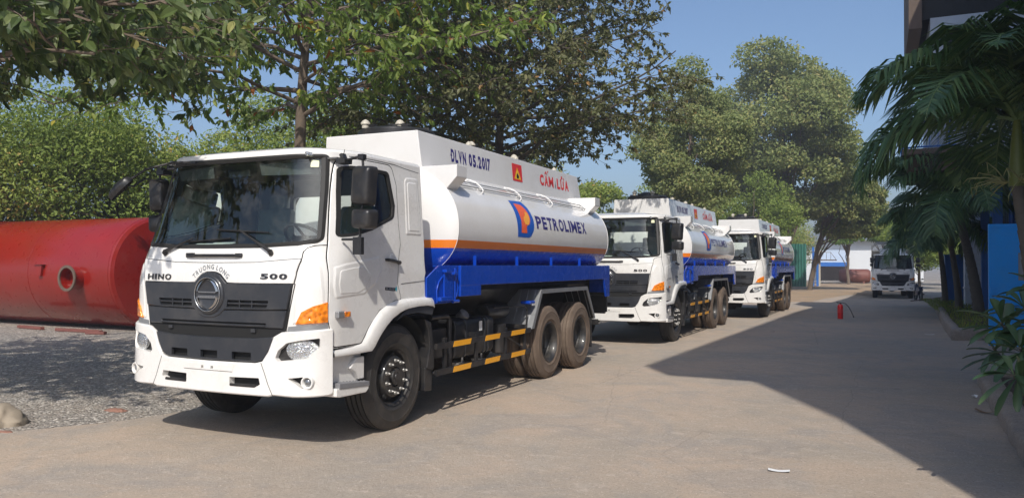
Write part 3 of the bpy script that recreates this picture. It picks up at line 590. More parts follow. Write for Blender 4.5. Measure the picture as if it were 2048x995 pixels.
# ---------------- palms
M['frond'] = tintmat('palm_frond_green', [(0, (0.052, 0.111, 0.046)), (.6, (0.091, 0.176, 0.065)), (1, (0.169, 0.247, 0.091))], .42, .15, .5)
M['pshaft'] = mat('palm_crownshaft', (.13, .16, .035), .45, var=.25, vscale=5)
M['ptrunk'] = mat('palm_trunk_grey', (.12, .105, .085), .85, var=.35, vscale=12, bump=.5, bscale=18)
M['fruit'] = mat('palm_flower_stalks', (.30, .30, .13), .7, var=.2)
def palm(label, base, crown, R_, seed, nf=10, az0=0., fruit=False, tr=.10, group='palms along the building', shaft=.9):
    r = np.random.default_rng(seed); root = empty('palm_tree', base); tag(root, label, 'palm', group); c = np.array(crown) - np.array(base)
    lean = np.array([c[0], c[1], 0]); N = 14; path = [np.array([c[0] * (i / N) ** 1.4, c[1] * (i / N) ** 1.4, (c[2] - shaft) * i / N]) for i in range(N + 1)]
    mb = MB(); pp = []; rr = []
    for i, p in enumerate(path): pp += [p, p + np.array([0, 0, .02])]; q = tr * (1.35 - .5 * i / N); rr += [q * 1.06, q * .97]
    mb.tube(pp, rr, 12); mb.build('trunk', M['ptrunk'], root, ang=60)
    mb = MB(); mb.tube([path[-1], path[-1] + (c - path[-1]) * .12, path[-1] + (c - path[-1]) * .6, c], [tr * 1.15, tr * 1.25, tr * .9, tr * .5], 14); mb.build('crownshaft', M['pshaft'], root, ang=60)
    for k in range(nf):
        a = az0 + k * 2 * PI / nf + r.normal() * .18; el = r.uniform(.25, 1.2) if k % 3 else r.uniform(.9, 1.35); L = R_ * r.uniform(.9, 1.12); n = 26; p = c.copy(); pts = [p.copy()]; e = el; h = np.array([math.cos(a), math.sin(a), 0])
        for i in range(n): e -= (1.75 + .5 * (1 - el / 1.3)) / n * (.5 + i / n); p = p + (h * math.cos(e) + np.array([0, 0, math.sin(e)])) * L / n; pts.append(p.copy())
        mb = MB(); mb.tube(pts, [.028 * (1 - .9 * i / (n + 1)) * (R_ / 2) for i in range(n + 1)], 5); fs = len(mb.v)
        V = []; F = []; T = []
        side = np.cross(h, [0, 0, 1.]); 
        for i in range(4, n * 3):
            t = i / (3 * n); q = pts[int(t * n)] * (1 - (t * n) % 1) + pts[min(n, int(t * n) + 1)] * ((t * n) % 1); tg = pts[min(n, int(t * n) + 1)] - pts[int(t * n)]; tg /= np.linalg.norm(tg); nrm = np.cross(side, tg)
            ll = R_ * .40 * math.sin(PI * min(1, t * .92 + .12)) ** .6 * r.uniform(.85, 1.1); wd = .026 * R_ / 2
            for s in (-1, 1):
                d = side * s * .8 + tg * r.uniform(.45, .75) + nrm * r.uniform(-.05, .4) * (1 if nrm[2] > 0 else -1); d /= np.linalg.norm(d); m1 = q + d * ll * .5 + np.array([0, 0, -.05 * ll]); m2 = q + d * ll * .92 + np.array([0, 0, -.50 * ll]) + r.normal(size=3) * .02
                w = tg * wd; b = len(V); V += [q - w * .4, q + w * .4, m1 + w, m1 - w, m2]; F += [(b, b + 1, b + 2, b + 3), (b + 3, b + 2, b + 4, b + 4)]; T += [r.uniform(0, 1)] * 5
        Vt = np.array(V); tri = []
        for f in F:
            if f[2] == f[3]: tri.append(f[:3])
            else: tri += [(f[0], f[1], f[2]), (f[0], f[2], f[3])]
        rv = np.array([tuple(x) for x in mb.v]); rt = []
        for f in mb.f:
            for j in range(1, len(f) - 1): rt.append((f[0], f[j], f[j + 1]))
        allV = np.concatenate([rv, Vt]); allF = np.concatenate([np.array(rt), np.array(tri) + len(rv)]); tt = np.concatenate([np.full(len(rv), .9), np.array(T)])
        npmesh('frond', allV, allF, [M['frond']], tint=tt, parent=root)
    if fruit:
        mb = MB(); s0 = path[-1] + np.array([0, 0, .05])
        for k in range(5):
            a = az0 + PI + k * 1.25; d0 = np.array([math.cos(a), math.sin(a), .1])
            for j in range(9):
                d = d0 + r.normal(size=3) * .35; q = s0 + d0 * .15; e_ = q + d * .30; mb.tube([s0 if j == 0 else q, (q + e_) / 2 + np.array([0, 0, .03]), e_, e_ + np.array([0, 0, -.08]) + r.normal(size=3) * .04], [.010, .008, .006, .004], 4, cap=False)
        mb.build('flower_stalks', M['fruit'], root)
    return root
x1, y1, z1 = at(2036, 10, 235); xb_, yb_, _ = at(2085, 10)
palm('nearest palm with a yellow-green crownshaft and pale flower stalks at the right edge', (xb_, yb_, .1), (x1, y1, z1), 2.3, 5, nf=21, az0=.4, fruit=True, tr=.085, shaft=.85)
x1, y1, z1 = at(1920, 24, 385); xb_, yb_, _ = at(1957, 24.6)
palm('middle palm leaning left with a pale crownshaft, in front of the white wall', (xb_, yb_, .15), (x1, y1, z1), 2.9, 8, nf=20, az0=1.1, tr=.13, shaft=.8)
x1, y1, z1 = at(1902, 28.2, 455); xb_, yb_, _ = at(1918, 28.5)
palm('shorter palm behind the middle one, over the kerb of the palm bed', (xb_, yb_, .1), (x1, y1, z1), 2.6, 12, nf=17, az0=.2, tr=.10, shaft=.6)
x1, y1, z1 = at(1880, 33, 470); xb_, yb_, _ = at(1890, 33.4)
palm('farthest dark palm, nearest to the far lorry', (xb_, yb_, .1), (x1, y1, z1), 2.8, 14, nf=17, az0=.7, tr=.10, shaft=.5)
palm('palm close beside the camera whose frond tips shade the bottom of the road', (3.2, -.9, 0), (2.75, -.5, 4.6), 2.0, 17, nf=9, az0=.5, tr=.10)
# broad-leaved plant at the near right
M['plum'] = tintmat('large_glossy_leaves', [(0, (.035, .075, .03)), (.7, (.06, .115, .045)), (1, (.12, .18, .08))], .33, .15, .5)
def bigleaf_plant():
    root = empty('broad_leaved_plant', (1.75, 8.3, .11)); tag(root, 'plant with long glossy paddle leaves leaning over the near right kerb', 'plant'); B = np.array([1.75, 8.3, .11]); r = np.random.default_rng(9)
    ros = [(at(px, d, py), n, L) for px, py, d, n, L in ((2000, 640, 6.3, 17, .34), (2038, 690, 5.9, 15, .30), (2046, 610, 6.6, 14, .32), (2026, 745, 5.6, 13, .28), (2075, 650, 6.0, 14, .30), (1985, 690, 6.6, 10, .30), (2080, 570, 6.3, 12, .30))]
    mb = MB(); V = []; F = []; T = []
    for (c, n, L) in ros:
        c = np.array(c) - B; q = wob((0, 0, 0), c, 6, .08, r, -.05); mb.tube(q, [.022, .02, .018, .016, .014, .012, .010], 6); ax = q[-1] - q[-3]; ax /= np.linalg.norm(ax)
        for k in range(n):
            a = k * 2.4; u = np.cross(ax, [0, 0, 1.]); u /= np.linalg.norm(u); v = np.cross(ax, u); d = (u * math.cos(a) + v * math.sin(a)) * r.uniform(.7, 1) + ax * r.uniform(.1, 1.0); d /= np.linalg.norm(d); s = np.cross(d, [0, 0, 1.]); s /= np.linalg.norm(s); up = np.cross(s, d); ll = L * r.uniform(.75, 1.1); b = len(V); tn = r.uniform(.1, .9); st = c + ax * r.uniform(-.12, .02)
            for i, (t, w) in enumerate(((0, .03), (.2, .10), (.42, .2), (.65, .27), (.84, .23), (.96, .10))):
                ctr = st + d * ll * t + np.array([0, 0, -.30 * ll * t * t]); 
                V += [ctr + s * w * ll * .5 + up * w * ll * .18, ctr, ctr - s * w * ll * .5 + up * w * ll * .18]; T += [tn, min(1, tn + .35), tn]
            for i in range(5):
                for j in range(2): o = b + i * 3 + j; F += [(o, o + 1, o + 4, o + 3)]
    mb.build('stem', M['ptrunk'], root, ang=60); npmesh('foliage', np.array(V), np.array(F), [M['plum']], tint=np.array(T), parent=root, smooth=True)
    return root
bigleaf_plant()
# low weeds in the beds
def weeds(name, n, region, h, m, seed, z):
    r = np.random.default_rng(seed); P = np.stack([r.uniform(region[0], region[1], n), r.uniform(region[2], region[3], n), np.full(n, z)], 1); D = r.normal(size=(n, 3)) * .5 + np.array([0, 0, 1.]); s = r.uniform(.4, 1.2, n) * h
    return tag(leafmesh(name, P, D, s, s * .16, M[m], None, r.random(n), seed=seed), kind='stuff')
weeds('grass', 2200, (1.75, 3.4, 21.4, 40), .16, 'leafH', 3, .17); weeds('grass', 500, (1.4, 2.9, 3, 13), .10, 'leafC', 4, .11)
# ---------------- one lorry cab with its running gear, built round its front axle
ZR = 2.745
def windscreen_loop():
    r = FP((0.0, 1.845, 0), (.5, 1.848, 0), (.92, 1.868, 0), (1.082, 1.898, .07), (1.073, 2.0, 0), (1.05, 2.2, 0), (1.028, 2.4, 0), (1.008, 2.55, 0), (.985, 2.712, .07), (.9, 2.708, 0), (.6, 2.705, 0), (.0, 2.70, 0))
    return rp(r + [(-p[0], p[1], p[2]) for p in r[::-1][1:-1]])
def window_loop(): return rp(SP((-.955, 1.94, .04), (-.915, 2.13, 0), (-.875, 2.37, 0), (-.828, 2.60, .05), (-.70, 2.622, 0), (-.4, 2.628, 0), (-.125, 2.625, .09), (-.045, 2.29, 0), (-.07, 2.165, .05), (-.45, 2.03, 0), (-.75, 1.965, 0)))
def door_loop(): return rp(SP((-1.06, .945, .03), (-1.112, 1.20, 0), (-1.105, 1.5, 0), (-1.08, 1.75, 0), (-1.02, 1.95, 0), (-.973, 2.17, 0), (-.928, 2.37, 0), (-.884, 2.53, 0), (-.83, 2.685, .11), (-.6, 2.698, 0), (-.06, 2.70, .14), (.012, 2.5, .1), (.012, 2.1, 0), (.02, 1.335, .02), (-.10, 1.325, 0), (-.362, 1.242, .08), (-.547, 1.082, .06), (-.66, .945, .05)))
def shell_loop(top=ZR, back=.5):
    r = FP((0, 1.06, 0), (.5, 1.06, 0), (.9, 1.06, 0)) + SP((-1.09, 1.06, 0), (-1.06, .93, 0), (-.66, .935, .03), (-.547, 1.074, .06), (-.362, 1.234, .08), (-.1, 1.32, .1), (.3, 1.335, 0), (back, 1.335, 0), (back, 1.6, 0), (back, 1.9, 0), (back, 2.3, 0), (back, top, 0), (.2, top, 0), (-.3, top, 0), (-.5, top, 0)) + FP((1.0, top, 0), (.8, top, 0), (.5, top, 0), (0, top, 0))
    return rp(r + [(-p[0], p[1], p[2]) for p in r[::-1][1:-1]])
def build_cab(root, rear_glow=False):
    W_ = M['white']; ws = windscreen_loop(); win = window_loop(); winL = [(-a, b) for a, b in win][::-1]; sh = shell_loop()
    body = patch('cab_body', sh, [ws, win, winL], 0., W_, root, skirt=.02, step=.07)
    # roof
    n = 60; us = []
    for i in range(n + 1):
        u = -1 + 2 * i / n; us.append(u * s2u(.5, ZR))
    mb = MB(); rings = []
    for k in range(6):
        a = k / 5 * PI / 2; rings.append([PS(u, ZR, -.09 * (1 - math.cos(a))) + Vector((0, 0, .05 * math.sin(a))) for u in us])
    ctr = Vector((0, -.25, ZR))
    for k in range(1, 8):
        f = 1 - k / 7.; r0 = rings[5]; rings.append([Vector((p.x * f, ctr.y + (p.y - ctr.y) * f, ZR + .05 + .075 * (1 - f * f))) for p in r0])
    vs = []
    for k, r in enumerate(rings):
        r = list(r); b = r[-1]; a = r[0]
        vs += r
    fs = [(k * (n + 1) + i, k * (n + 1) + i + 1, (k + 1) * (n + 1) + i + 1, (k + 1) * (n + 1) + i) for k in range(len(rings) - 1) for i in range(n)]
    fs += [(k * (n + 1) + n, k * (n + 1), (k + 1) * (n + 1), (k + 1) * (n + 1) + n) for k in range(len(rings) - 1)]
    mb.add(vs, fs); mb.build('roof', W_, root, ang=50)
    # back wall with rear window
    bl = [(-1.13, 1.335), (1.13, 1.335), (1.13, ZR), (-1.13, ZR)]; bl = [(-cW(1.335), 1.335), (cW(1.335), 1.335), (cW(1.9), 1.9), (cW(ZR), ZR), (-cW(ZR), ZR), (-cW(1.9), 1.9)]
    rw = rp([(-.58, 2.02), (.58, 2.02), (.58, 2.47), (-.58, 2.47)], .06)
    patch('rear_wall', resample(bl, .3), [rw], 0, W_, root, step=.3, surf=lambda x, z, o=0: Vector((x, .495 + o, z)), skirt=.03)
    # liner, floor, dash
    mb = MB()
    v, f = cdt(resample(shell_loop(2.68, .44), .1), [resample(offs(ws, -.02), .08), resample(offs(win, -.02), .08), resample(offs(winL, -.02), .08)], .12); mb.add([PS(a, b, -.05) for a, b in v], f)
    v, f = cdt(resample([(-1.1, 1.2), (1.1, 1.2), (1.1, 2.68), (-1.1, 2.68)], .3), [rw], .3); mb.add([(a, .45, b) for a, b in v], f)
    mb.bb(-1.1, 1.1, -.9, .45, 2.675, 2.69); mb.bb(-1.12, 1.12, -1.2, .45, 1.36, 1.38)
    mb.prism([(-1.17, 1.40), (-1.15, 1.80), (-1.03, 1.84), (-.80, 1.82), (-.76, 1.5), (-.8, 1.40)], 'x', -.90, .90); mb.prism([(-.98, 1.40), (-.98, 1.83), (-.80, 1.82), (-.76, 1.5), (-.8, 1.40)], 'x', -1.10, 1.10)
    mb.build('cab_interior', M['liner'], root, recalc=False)
    for x in (.58, -.58):
        mb = MB(); mb.box((x, -.16, 1.62), (.48, .5, .14)); mb.box((x, .13, 1.98), (.46, .13, .68), rx=rad(-10)); mb.box((x, .22, 2.38), (.26, .10, .2), rx=rad(-8))
        mb.build('seat', M['seat'], root, bevel=.04, seg=3)
    mb = MB(); c = Vector((.56, -.66, 1.93)); R = Matrix.Rotation(rad(-38), 3, 'X')
    ring = [c + R @ Vector((.23 * math.cos(a), .23 * math.sin(a), 0)) for a in [2 * PI * k / 28 for k in range(28)]]
    mb.tube(ring, .016, 8, closed=True)
    for a in (.3, PI - .3, -PI / 2): mb.cyl(c, c + R @ Vector((.22 * math.cos(a), .22 * math.sin(a), 0)), .014, 8)
    mb.cyl(c + R @ Vector((0, 0, .02)), c + R @ Vector((0, 0, -.4)), .05, 12); mb.build('steering_wheel', M['grille'], root)
    mb = MB()
    for k, (x, y, a) in enumerate(((-.28, -1.13, .2), (-.12, -1.12, -.1))): mb.box((x, y, 1.868 + .01 * k), (.30, .13, .006), rz=a, rx=rad(16))
    mb.build('paper_sheet', M['paper'], root)
    mb = MB(); mb.tube([PS(-.7, 2.55, -.07) + Vector((0, .0, 0)), PS(-.69, 2.5, -.12)], .012, 6); mb.box(PS(.0, 2.60, -.12), (.28, .03, .07)); mb.build('inner_mirror', M['black'], root, bevel=.01)
    mb = MB()
    for x0, x1 in ((-.95, -.3), (.3, .95)): mb.add([PS(f2u(x0, 2.66), 2.66, -.04), PS(f2u(x1, 2.66), 2.66, -.04), PS(f2u(x1, 2.66), 2.56, -.09), PS(f2u(x0, 2.66), 2.56, -.09)], [(0, 1, 2, 3)])
    mb.build('sun_visor', M['liner'], root)
    # glazing
    patch('windscreen', ws, [], -.012, M['glass'], root, step=.12)
    mb = MB(); L = resample(ws, .05); a = offs(L, -.012); b = offs(L, .030); n = len(a)
    A = [PS(u, z, .004) for u, z in a] + [PS((u + q[0]) / 2, (z + q[1]) / 2, .012) for (u, z), q in zip(a, b)] + [PS(u, z, -.006) for u, z in b] + [PS(u, z, -.03) for u, z in b]
    for r in range(3): mb.add([A[r * n + i] for i in range(n)] + [A[(r + 1) * n + i] for i in range(n)], [(i, (i + 1) % n, n + (i + 1) % n, n + i) for i in range(n)])
    mb.build('windscreen_seal', M['rubber'], root, recalc=False)
    mb = MB(); v, f = cdt(resample(rp(FP((.885, 2.60), (.95, 2.60), (.94, 2.665), (.88, 2.668)), .004), .05), [], .1); mb.add([PS(a, b, -.018) for a, b in v], f); mb.build('windscreen_sticker', M['sticker'], root)
    # nose panel (white, below the screen)
    g_top = [(.935, 1.515), (.60, 1.512), (.30, 1.512), (.205, 1.515), (.175, 1.545), (.12, 1.593), (.06, 1.613), (0, 1.615)]
    nose = FP((0, 1.695, 0), (.5, 1.70, 0), (.985, 1.735, .01), (.955, 1.62, 0)) + FP(*[(a, b, .02 if i else .006) for i, (a, b) in enumerate(g_top)])
    nose = rp(nose + [(-p[0], p[1], p[2]) for p in nose[::-1][1:-1]])
    patch('nose_panel', nose, [], .014, W_, root, skirt=.02, step=.07, edge=.005)
    gm = MB(); seam(gm, nose, .007, .0025); gm.build('panel_gap', M['gap'], root, recalc=False)
    for mr in (False, True):
        for pts, wd in ((FP((.985, 1.735), (.985, 1.80), (1.005, 1.835), (1.05, 1.858), (1.10, 1.864), (1.165, 1.868)), .007), (FP((.948, 1.515), (.90, 1.30), (.855, 1.06)), .010), (SP((.02, 1.49), (.20, 1.50), (.5, 1.515)), .006), (SP((-.70, 2.722), (-.3, 2.724), (0, 2.72), (.2, 2.70), (.5, 2.68)), .005)):
            gm = MB(); line(gm, pts, wd, .002, mirror=mr); gm.build('panel_gap', M['gap'], root, recalc=False)
    # washer slot / grab recess with black handle
    patch('grab_recess', rp(FP((-.27, 1.745, 0), (.27, 1.745, 0), (.25, 1.808, 0), (-.25, 1.808, 0)), .02), [], .002, W_, root, slope=.012, rise=.010, step=.08)
    mb = MB(); pth = [PS(f2u(x, 1.762), 1.762, .022 if abs(x) < .30 else .008) for x in np.linspace(-.345, .345, 15)]
    mb.tube(pth, [.017] * 15, 8); mb.box(PS(f2u(-.30, 1.768), 1.768, .012), (.11, .02, .045)); mb.box(PS(f2u(.31, 1.768), 1.768, .012), (.08, .02, .035)); mb.build('grab_handle', M['black'], root, bevel=.006)
    # corner panel crease + emboss
    for mr in (False, True):
        c1 = rp(SP((-1.135, 1.44, .05)) + FP((1.135, 1.47, .02), (1.10, 1.53, .03), (1.02, 1.42, .05), (1.00, 1.30, .02)) + SP((-1.125, 1.385, .02)))
        patch('corner_panel', rp(FP((1.005, 1.70, .08), (.975, 1.55, 0), (.94, 1.36, 0), (.93, 1.15, .01)) + SP((-1.135, 1.19, .01), (-1.14, 1.45, 0), (-1.14, 1.69, .05))), [], .001, W_, root, slope=.022, rise=.006, step=.06, mirror=mr)
        # indicator lamp
        lamp = rp(FP((.962, 1.152, .006), (1.015, 1.262, .012), (1.10, 1.315, .02)) + SP((-1.118, 1.352, .006), (-1.118, 1.168, .006)))
        il = patch('indicator_lamp', lamp, [], .022, M['amber'], root, skirt=.02, step=.03, mirror=mr, edge=.006)
        if not mr: il['label'] = 'amber corner indicator lamp'
        chs = rp(FP((.87, 1.075), (.885, 1.13), (.96, 1.138)) + SP((-1.116, 1.152), (-1.112, 1.09)), .006)
        patch('lamp_base_strip', chs, [], .006, M['galv'], root, skirt=.01, step=.05, mirror=mr)
    # charcoal grille
    base = FP((0, 1.60, 0), (.17, 1.54, 0), (.21, 1.512, 0), (.93, 1.51, 0), (.86, 1.10, 0), (.80, 1.0, 0), (0, .99, 0)); base = rp(base + [(-p[0], p[1], p[2]) for p in base[::-1][1:-1]])
    patch('grille_backing', base, [], .004, M['gap'], root, step=.12)
    up = FP((0, 1.608, .03), (.06, 1.606, .03), (.115, 1.586, .03), (.17, 1.538, .03), (.205, 1.508, .02), (.925, 1.508, .006), (.878, 1.283, .012), (.68, 1.274, 0), (.30, 1.272, 0), (.19, 1.268, .02), (.13, 1.215, .04), (.06, 1.19, .04), (0, 1.187, 0)); up = rp(up + [(-p[0], p[1], p[2]) for p in up[::-1][1:-1]])
    s1 = rp(FP((.215, 1.29), (.665, 1.290), (.69, 1.358), (.225, 1.358)), .008)
    s1m = [(-a, b) for a, b in s1][::-1]
    g = patch('grille', up, [s1, s1m], .03, M['grille'], root, skirt=.03, step=.06, edge=.007)
    lo = FP((0, 1.262, 0), (.16, 1.262, .01), (.20, 1.262, 0), (.872, 1.272, .01), (.838, 1.112, .012), (.64, 1.112, .005), (.655, 1.150, .005), (0, 1.150, 0)); lo = rp(lo + [(-p[0], p[1], p[2]) for p in lo[::-1][1:-1]])
    patch('grille_bar', lo, [rp(FP((-.17, 1.30), (.17, 1.30), (.12, 1.215), (0, 1.185), (-.12, 1.215)), .01)] if False else [], .022, M['grille'], root, skirt=.03, step=.06, edge=.007)
    mb = MB()
    for s in (-1, 1): mb.tube([PS(f2u(s * x, 1.326), 1.326, .016) for x in np.linspace(.19, .69, 8)], .009, 6)
    mb.tube([PS(f2u(x, 1.128), 1.128, .018) for x in np.linspace(-.65, .65, 14)], .010, 6);
    for x in (-.5, -.36, .36, .5): mb.box(PS(f2u(x, 1.32), 1.32, .006), (.012, .03, .075))
    for x in (-.52, .52): mb.box(PS(f2u(x, 1.085), 1.085, .01), (.05, .03, .03))
    mb.build('grille_slat', M['grille'], g)
    # emblem
    cz = 1.405; ec = PS(0, cz, .03)
    mb = MB(); mb.lathe([(.001, -.012), (.150, -.012), (.165, -.02), (.178, -.018), (.19, .0), (.19, .04)], ec, 'y', 48); e = mb.build('emblem', M['grille'], root, ang=50)
    mb = MB(); y = ec.y - .024
    mb.tube([(ec.x + .157 * math.cos(a), y, cz + .157 * math.sin(a)) for a in [2 * PI * k / 48 for k in range(48)]], .0065, 8, closed=True)
    for s in (-1, 1):
        for q in (-1, 1):
            A = []; N = 14
            for k in range(N):
                a = rad(12 + 74 * k / (N - 1)); th = .021 * math.sin(PI * (1 - k / (N - 1)) * .52) ** .8 + .001
                r1 = .140; r0 = r1 - th; A += [(s * r1 * math.cos(a), y, cz + q * r1 * math.sin(a)), (s * r0 * math.cos(a), y - .006, cz + q * r0 * math.sin(a))]
            mb.add(A + [(p[0], y + .02, p[2]) for p in A], [(2 * i, 2 * i + 1, 2 * i + 3, 2 * i + 2) for i in range(N - 1)] + [(2 * i + 1, 2 * i + 3, 2 * N + 2 * i + 3, 2 * N + 2 * i + 1) for i in range(N - 1)])
    mb.prism([(-.118, cz - .030), (-.105, cz - .012), (.105, cz - .012), (.118, cz - .030), (.095, cz - .036), (-.095, cz - .036)], 'y', y - .004, y + .02)
    mb.prism([(-.118, cz + .034), (-.105, cz + .014), (.105, cz + .014), (.118, cz + .034), (.095, cz + .026), (-.095, cz + .026)], 'y', y - .002, y + .02)
    mb.build('emblem_ring', M['chrome'], e, ang=50)
    # maker's letters
    def ff(x0, z0, off): return lambda a, b, t: PS(f2u(x0 + a, z0 + b), z0 + b, off + t)
    def place(body, x0, x1, z, h, m, bold, gap=.26):
        n = len(body); ws_ = [1.0 if c != 'I' else .32 for c in body]; tot = sum(ws_) + gap * (n - 1); k = (x1 - x0) / tot; x = x0
        for c, w_ in zip(body, ws_): lettering('lettering', c, w_ * k, h, ff(x, z, .0145), m, root, bold=bold, thick=.008); x += (w_ + gap) * k
    place('HINO', -.885, -.53, 1.535, .052, M['darkchrome'], .02)
    place('500', .588, .872, 1.553, .048, M['darkchrome'], .03, .2)
    cx, czz, rr = 0, 1.366, .272; word = 'TRUONG LONG'; widths = [glyphs(ch, .02)[2] if ch != ' ' else .25 for ch in word]; tot = sum(widths) + .16 * (len(word) - 1); ang = 0; span = rad(98)
    mb = MB(); a0 = span / 2
    for ch, wd in zip(word, widths):
        am = a0 - (wd / 2) / tot * span
        if ch != ' ':
            V, T, w0 = glyphs(ch, .02); h = .046; sc = .040
            pts = []
            for x, yv in V:
                lx = (x - w0 / 2) * sc; r = rr + yv * h; X = cx + r * math.sin(-am) * -1 * -1 + lx * math.cos(am); Z = czz + r * math.cos(am) + lx * math.sin(am)
                X = cx - r * math.sin(am) + lx * math.cos(am); pts.append(PS(f2u(X, Z), Z, .018))
            mb.add(pts, T)
        a0 -= (wd + .16) / tot * span
    mb.build('arched_lettering', M['galv'], root, recalc=False, flat=True)
    # bumper
    B = .035; S2 = lambda u, z, off=0: PS(u, z, off)
    bo = FP((0, .787, 0), (.55, .792, 0), (.625, .81, .03), (.69, .90, 0), (.745, 1.035, .02), (.83, 1.080, .03)) + SP((-1.12, 1.112, .03), (-1.075, 1.112, .02), (-1.075, .8, 0), (-1.075, .53, .03), (-1.12, .515, 0)) + FP((.95, .506, 0), (.755, .512, .02), (.70, .498, 0), (.4, .497, 0), (0, .497, 0))
    bo = rp(bo + [(-p[0], p[1], p[2]) for p in bo[::-1][1:-1]])
    hl = rp(FP((.772, .848, .02), (.80, .915, .03), (.885, .985, .04), (1.02, 1.015, 0), (1.145, 1.033, .015), (1.145, .955, .03), (1.065, .852, .03), (.80, .822, .015)))
    fg = rp(FP((.90, .672, .008), (1.03, .69, .03), (1.105, .69, .03), (1.125, .64, .03), (1.10, .59, .03), (1.03, .592, .03), (.985, .628, .02)))
    cs = rp(FP((.27, .575, .005), (.57, .578, .01), (.615, .605, .01), (.60, .662, .01), (.27, .655, .005)))
    pk = rp(FP((.045, .715), (.075, .715), (.075, .742), (.045, .742)), .003)
    mm = lambda l: [(-a, b) for a, b in l][::-1]
    bp = patch('bumper', bo, [hl, mm(hl), fg, mm(fg), cs, mm(cs), pk, mm(pk)], B, W_, root, skirt=.07, step=.06, edge=.012)
    mb = MB()
    for mr in (False, True): line(mb, FP((.622, .80), (.665, .70), (.70, .61), (.752, .51)), .006, B + .0015, mirror=mr)
    line(mb, FP((-.30, .70), (.30, .70)), .003, B + .001)
    mb.build('bumper_seam', M['gap'], bp, recalc=False)
    patch('plate_mount', rp(FP((-.31, .702), (.31, .702), (.31, .765), (-.31, .765)), .004), [pk, mm(pk)], B + .002, W_, bp, slope=.004, rise=.003, step=.1)
    patch('bumper_bar', rp(FP((-.262, .578), (.262, .578), (.262, .652), (-.262, .652)), .006), [], B - .02, W_, bp, slope=.01, rise=.012, step=.1)
    bk = FP((0, .99, 0), (.72, .99, 0), (.9, 1.0, 0)) + SP((-1.1, 1.05, 0), (-1.09, .56, 0)) + FP((.9, .54, 0), (0, .53, 0)); bk = rp(bk + [(-p[0], p[1], p[2]) for p in bk[::-1][1:-1]])
    patch('bumper_backing', bk, [], -.03, M['gap'], root, step=.12)
    for s in (-1, 1):
        mb = MB(); mb.tube([PS(f2u(s * x, .585), .585, B - .005) for x in (.28, .4, .5, .56)], [.014] * 4, 6); mb.build('bumper_step', M['black'], bp)
        mr = s < 0
        # headlamp
        el = [(1.008 + .132 * math.cos(a), .925 + .098 * math.sin(a)) for a in [2 * PI * k / 40 for k in range(40)]]; elu = [(f2u(x, z), z) for x, z in el]
        cu = f2u(1.008, .925)
        patch('headlamp_bucket', offs(resample(hl, .04), -.01), [], -.015, M['black'], bp, step=.06, mirror=mr)
        h = patch('headlamp', elu, [], -.002, M['head'], root, skirt=.02, step=.03, mirror=mr, dome=lambda u, z: .03 * max(0, 1 - ((u - cu) / .19) ** 2 - ((z - .925) / .1) ** 2))
        mb = MB(); n = 40; A = [PS(u, z, .006) for u, z in elu] + [PS(cu + (u - cu) * 1.07, .925 + (z - .925) * 1.07, .0) for u, z in elu]
        if mr: A = [(-p[0], p[1], p[2]) for p in A]
        mb.add(A, [(i, (i + 1) % n, n + (i + 1) % n, n + i) for i in range(n)]); mb.build('headlamp_rim', M['galv'], h)
        # fog lamp
        p = PS(f2u(1.070, .642), .642, B); nn = PN(f2u(1.070, .642), .642); nn = Vector((nn.x * .4, nn.y, 0)).normalized(); p.x *= s; nn.x *= s
        mb = MB(); mb.rings(p, nn, [(.060, -.06), (.060, -.004), (.056, .007), (.046, .007), (.038, -.004), (.036, -.03)]); f = mb.build('fog_lamp', W_, root, ang=50)
        mb = MB(); mb.rings(p, nn, [(.037, -.022), (.03, -.012), (.018, -.004), (.001, -.002)]); mb.build('lens', M['lens'], f)
    # lower charcoal insert
    li = FP((0, 1.008, 0), (.5, 1.014, 0), (.742, 1.034, .02), (.70, .93, 0), (.635, .83, .03), (.55, .80, .02), (0, .795, 0)); li = rp(li + [(-p[0], p[1], p[2]) for p in li[::-1][1:-1]])
    hs = [rp(FP((x0, .815), (x1, .815), (x1, .885), (x0, .885)), .008) for x0, x1 in ((-.50, -.28), (-.105, .105), (.28, .50))]
    patch('lower_grille', li, hs, .022, M['grille'], root, skirt=.03, step=.06, edge=.008)
    # doors
    for s in (1, -1):
        mr = s < 0; D = root
        d = patch('door', door_loop(), [win], .006, W_, root, skirt=.01, step=.06, mirror=mr, edge=.004)
        mb = MB(); seam(mb, door_loop(), .009, .0015, mirror=mr)
        mb.build('door_gap', M['gap'], d, recalc=False)
        patch('window', win, [], -.014, M['sglass'], d, step=.15, mirror=mr)
        mb = MB(); L = resample(win, .04); a = offs(L, -.008); b = offs(L, .022); n = len(a); A = [PS(u, z, .008) for u, z in a] + [PS(u, z, .004) for u, z in b] + [PS(u, z, -.03) for u, z in b]
        if mr: A = [(-p[0], p[1], p[2]) for p in A]
        for r in range(2): mb.add(A[r * n:(r + 2) * n], [(i, (i + 1) % n, n + (i + 1) % n, n + i) for i in range(n)])
        mb.build('window_seal', M['rubber'], d, recalc=False)
        patch('door_panel', rp(SP((-1.05, 1.375, .03), (-1.045, 1.665, .02), (-.9, 1.70, 0), (-.345, 1.775, .03), (-.325, 1.64, .05), (-.43, 1.50, .05), (-.62, 1.40, .05))), [], .006, W_, d, slope=.02, rise=.006, step=.06, mirror=mr)
        patch('door_inner_panel', rp(SP((-.99, 1.415, .03), (-.985, 1.635, .03), (-.80, 1.66, 0), (-.63, 1.675, .04), (-.50, 1.585, .05), (-.60, 1.46, .06), (-.72, 1.42, .04))), [], .012, W_, d, slope=.010, rise=.004, step=.06, mirror=mr)
        mb = MB()
        u0 = [PS(s2u(y, z), z, .035) for y, z in ((-.25, 1.735), (-.16, 1.725), (-.03, 1.708))]; 
        if mr: u0 = [Vector((-p.x, p.y, p.z)) for p in u0]
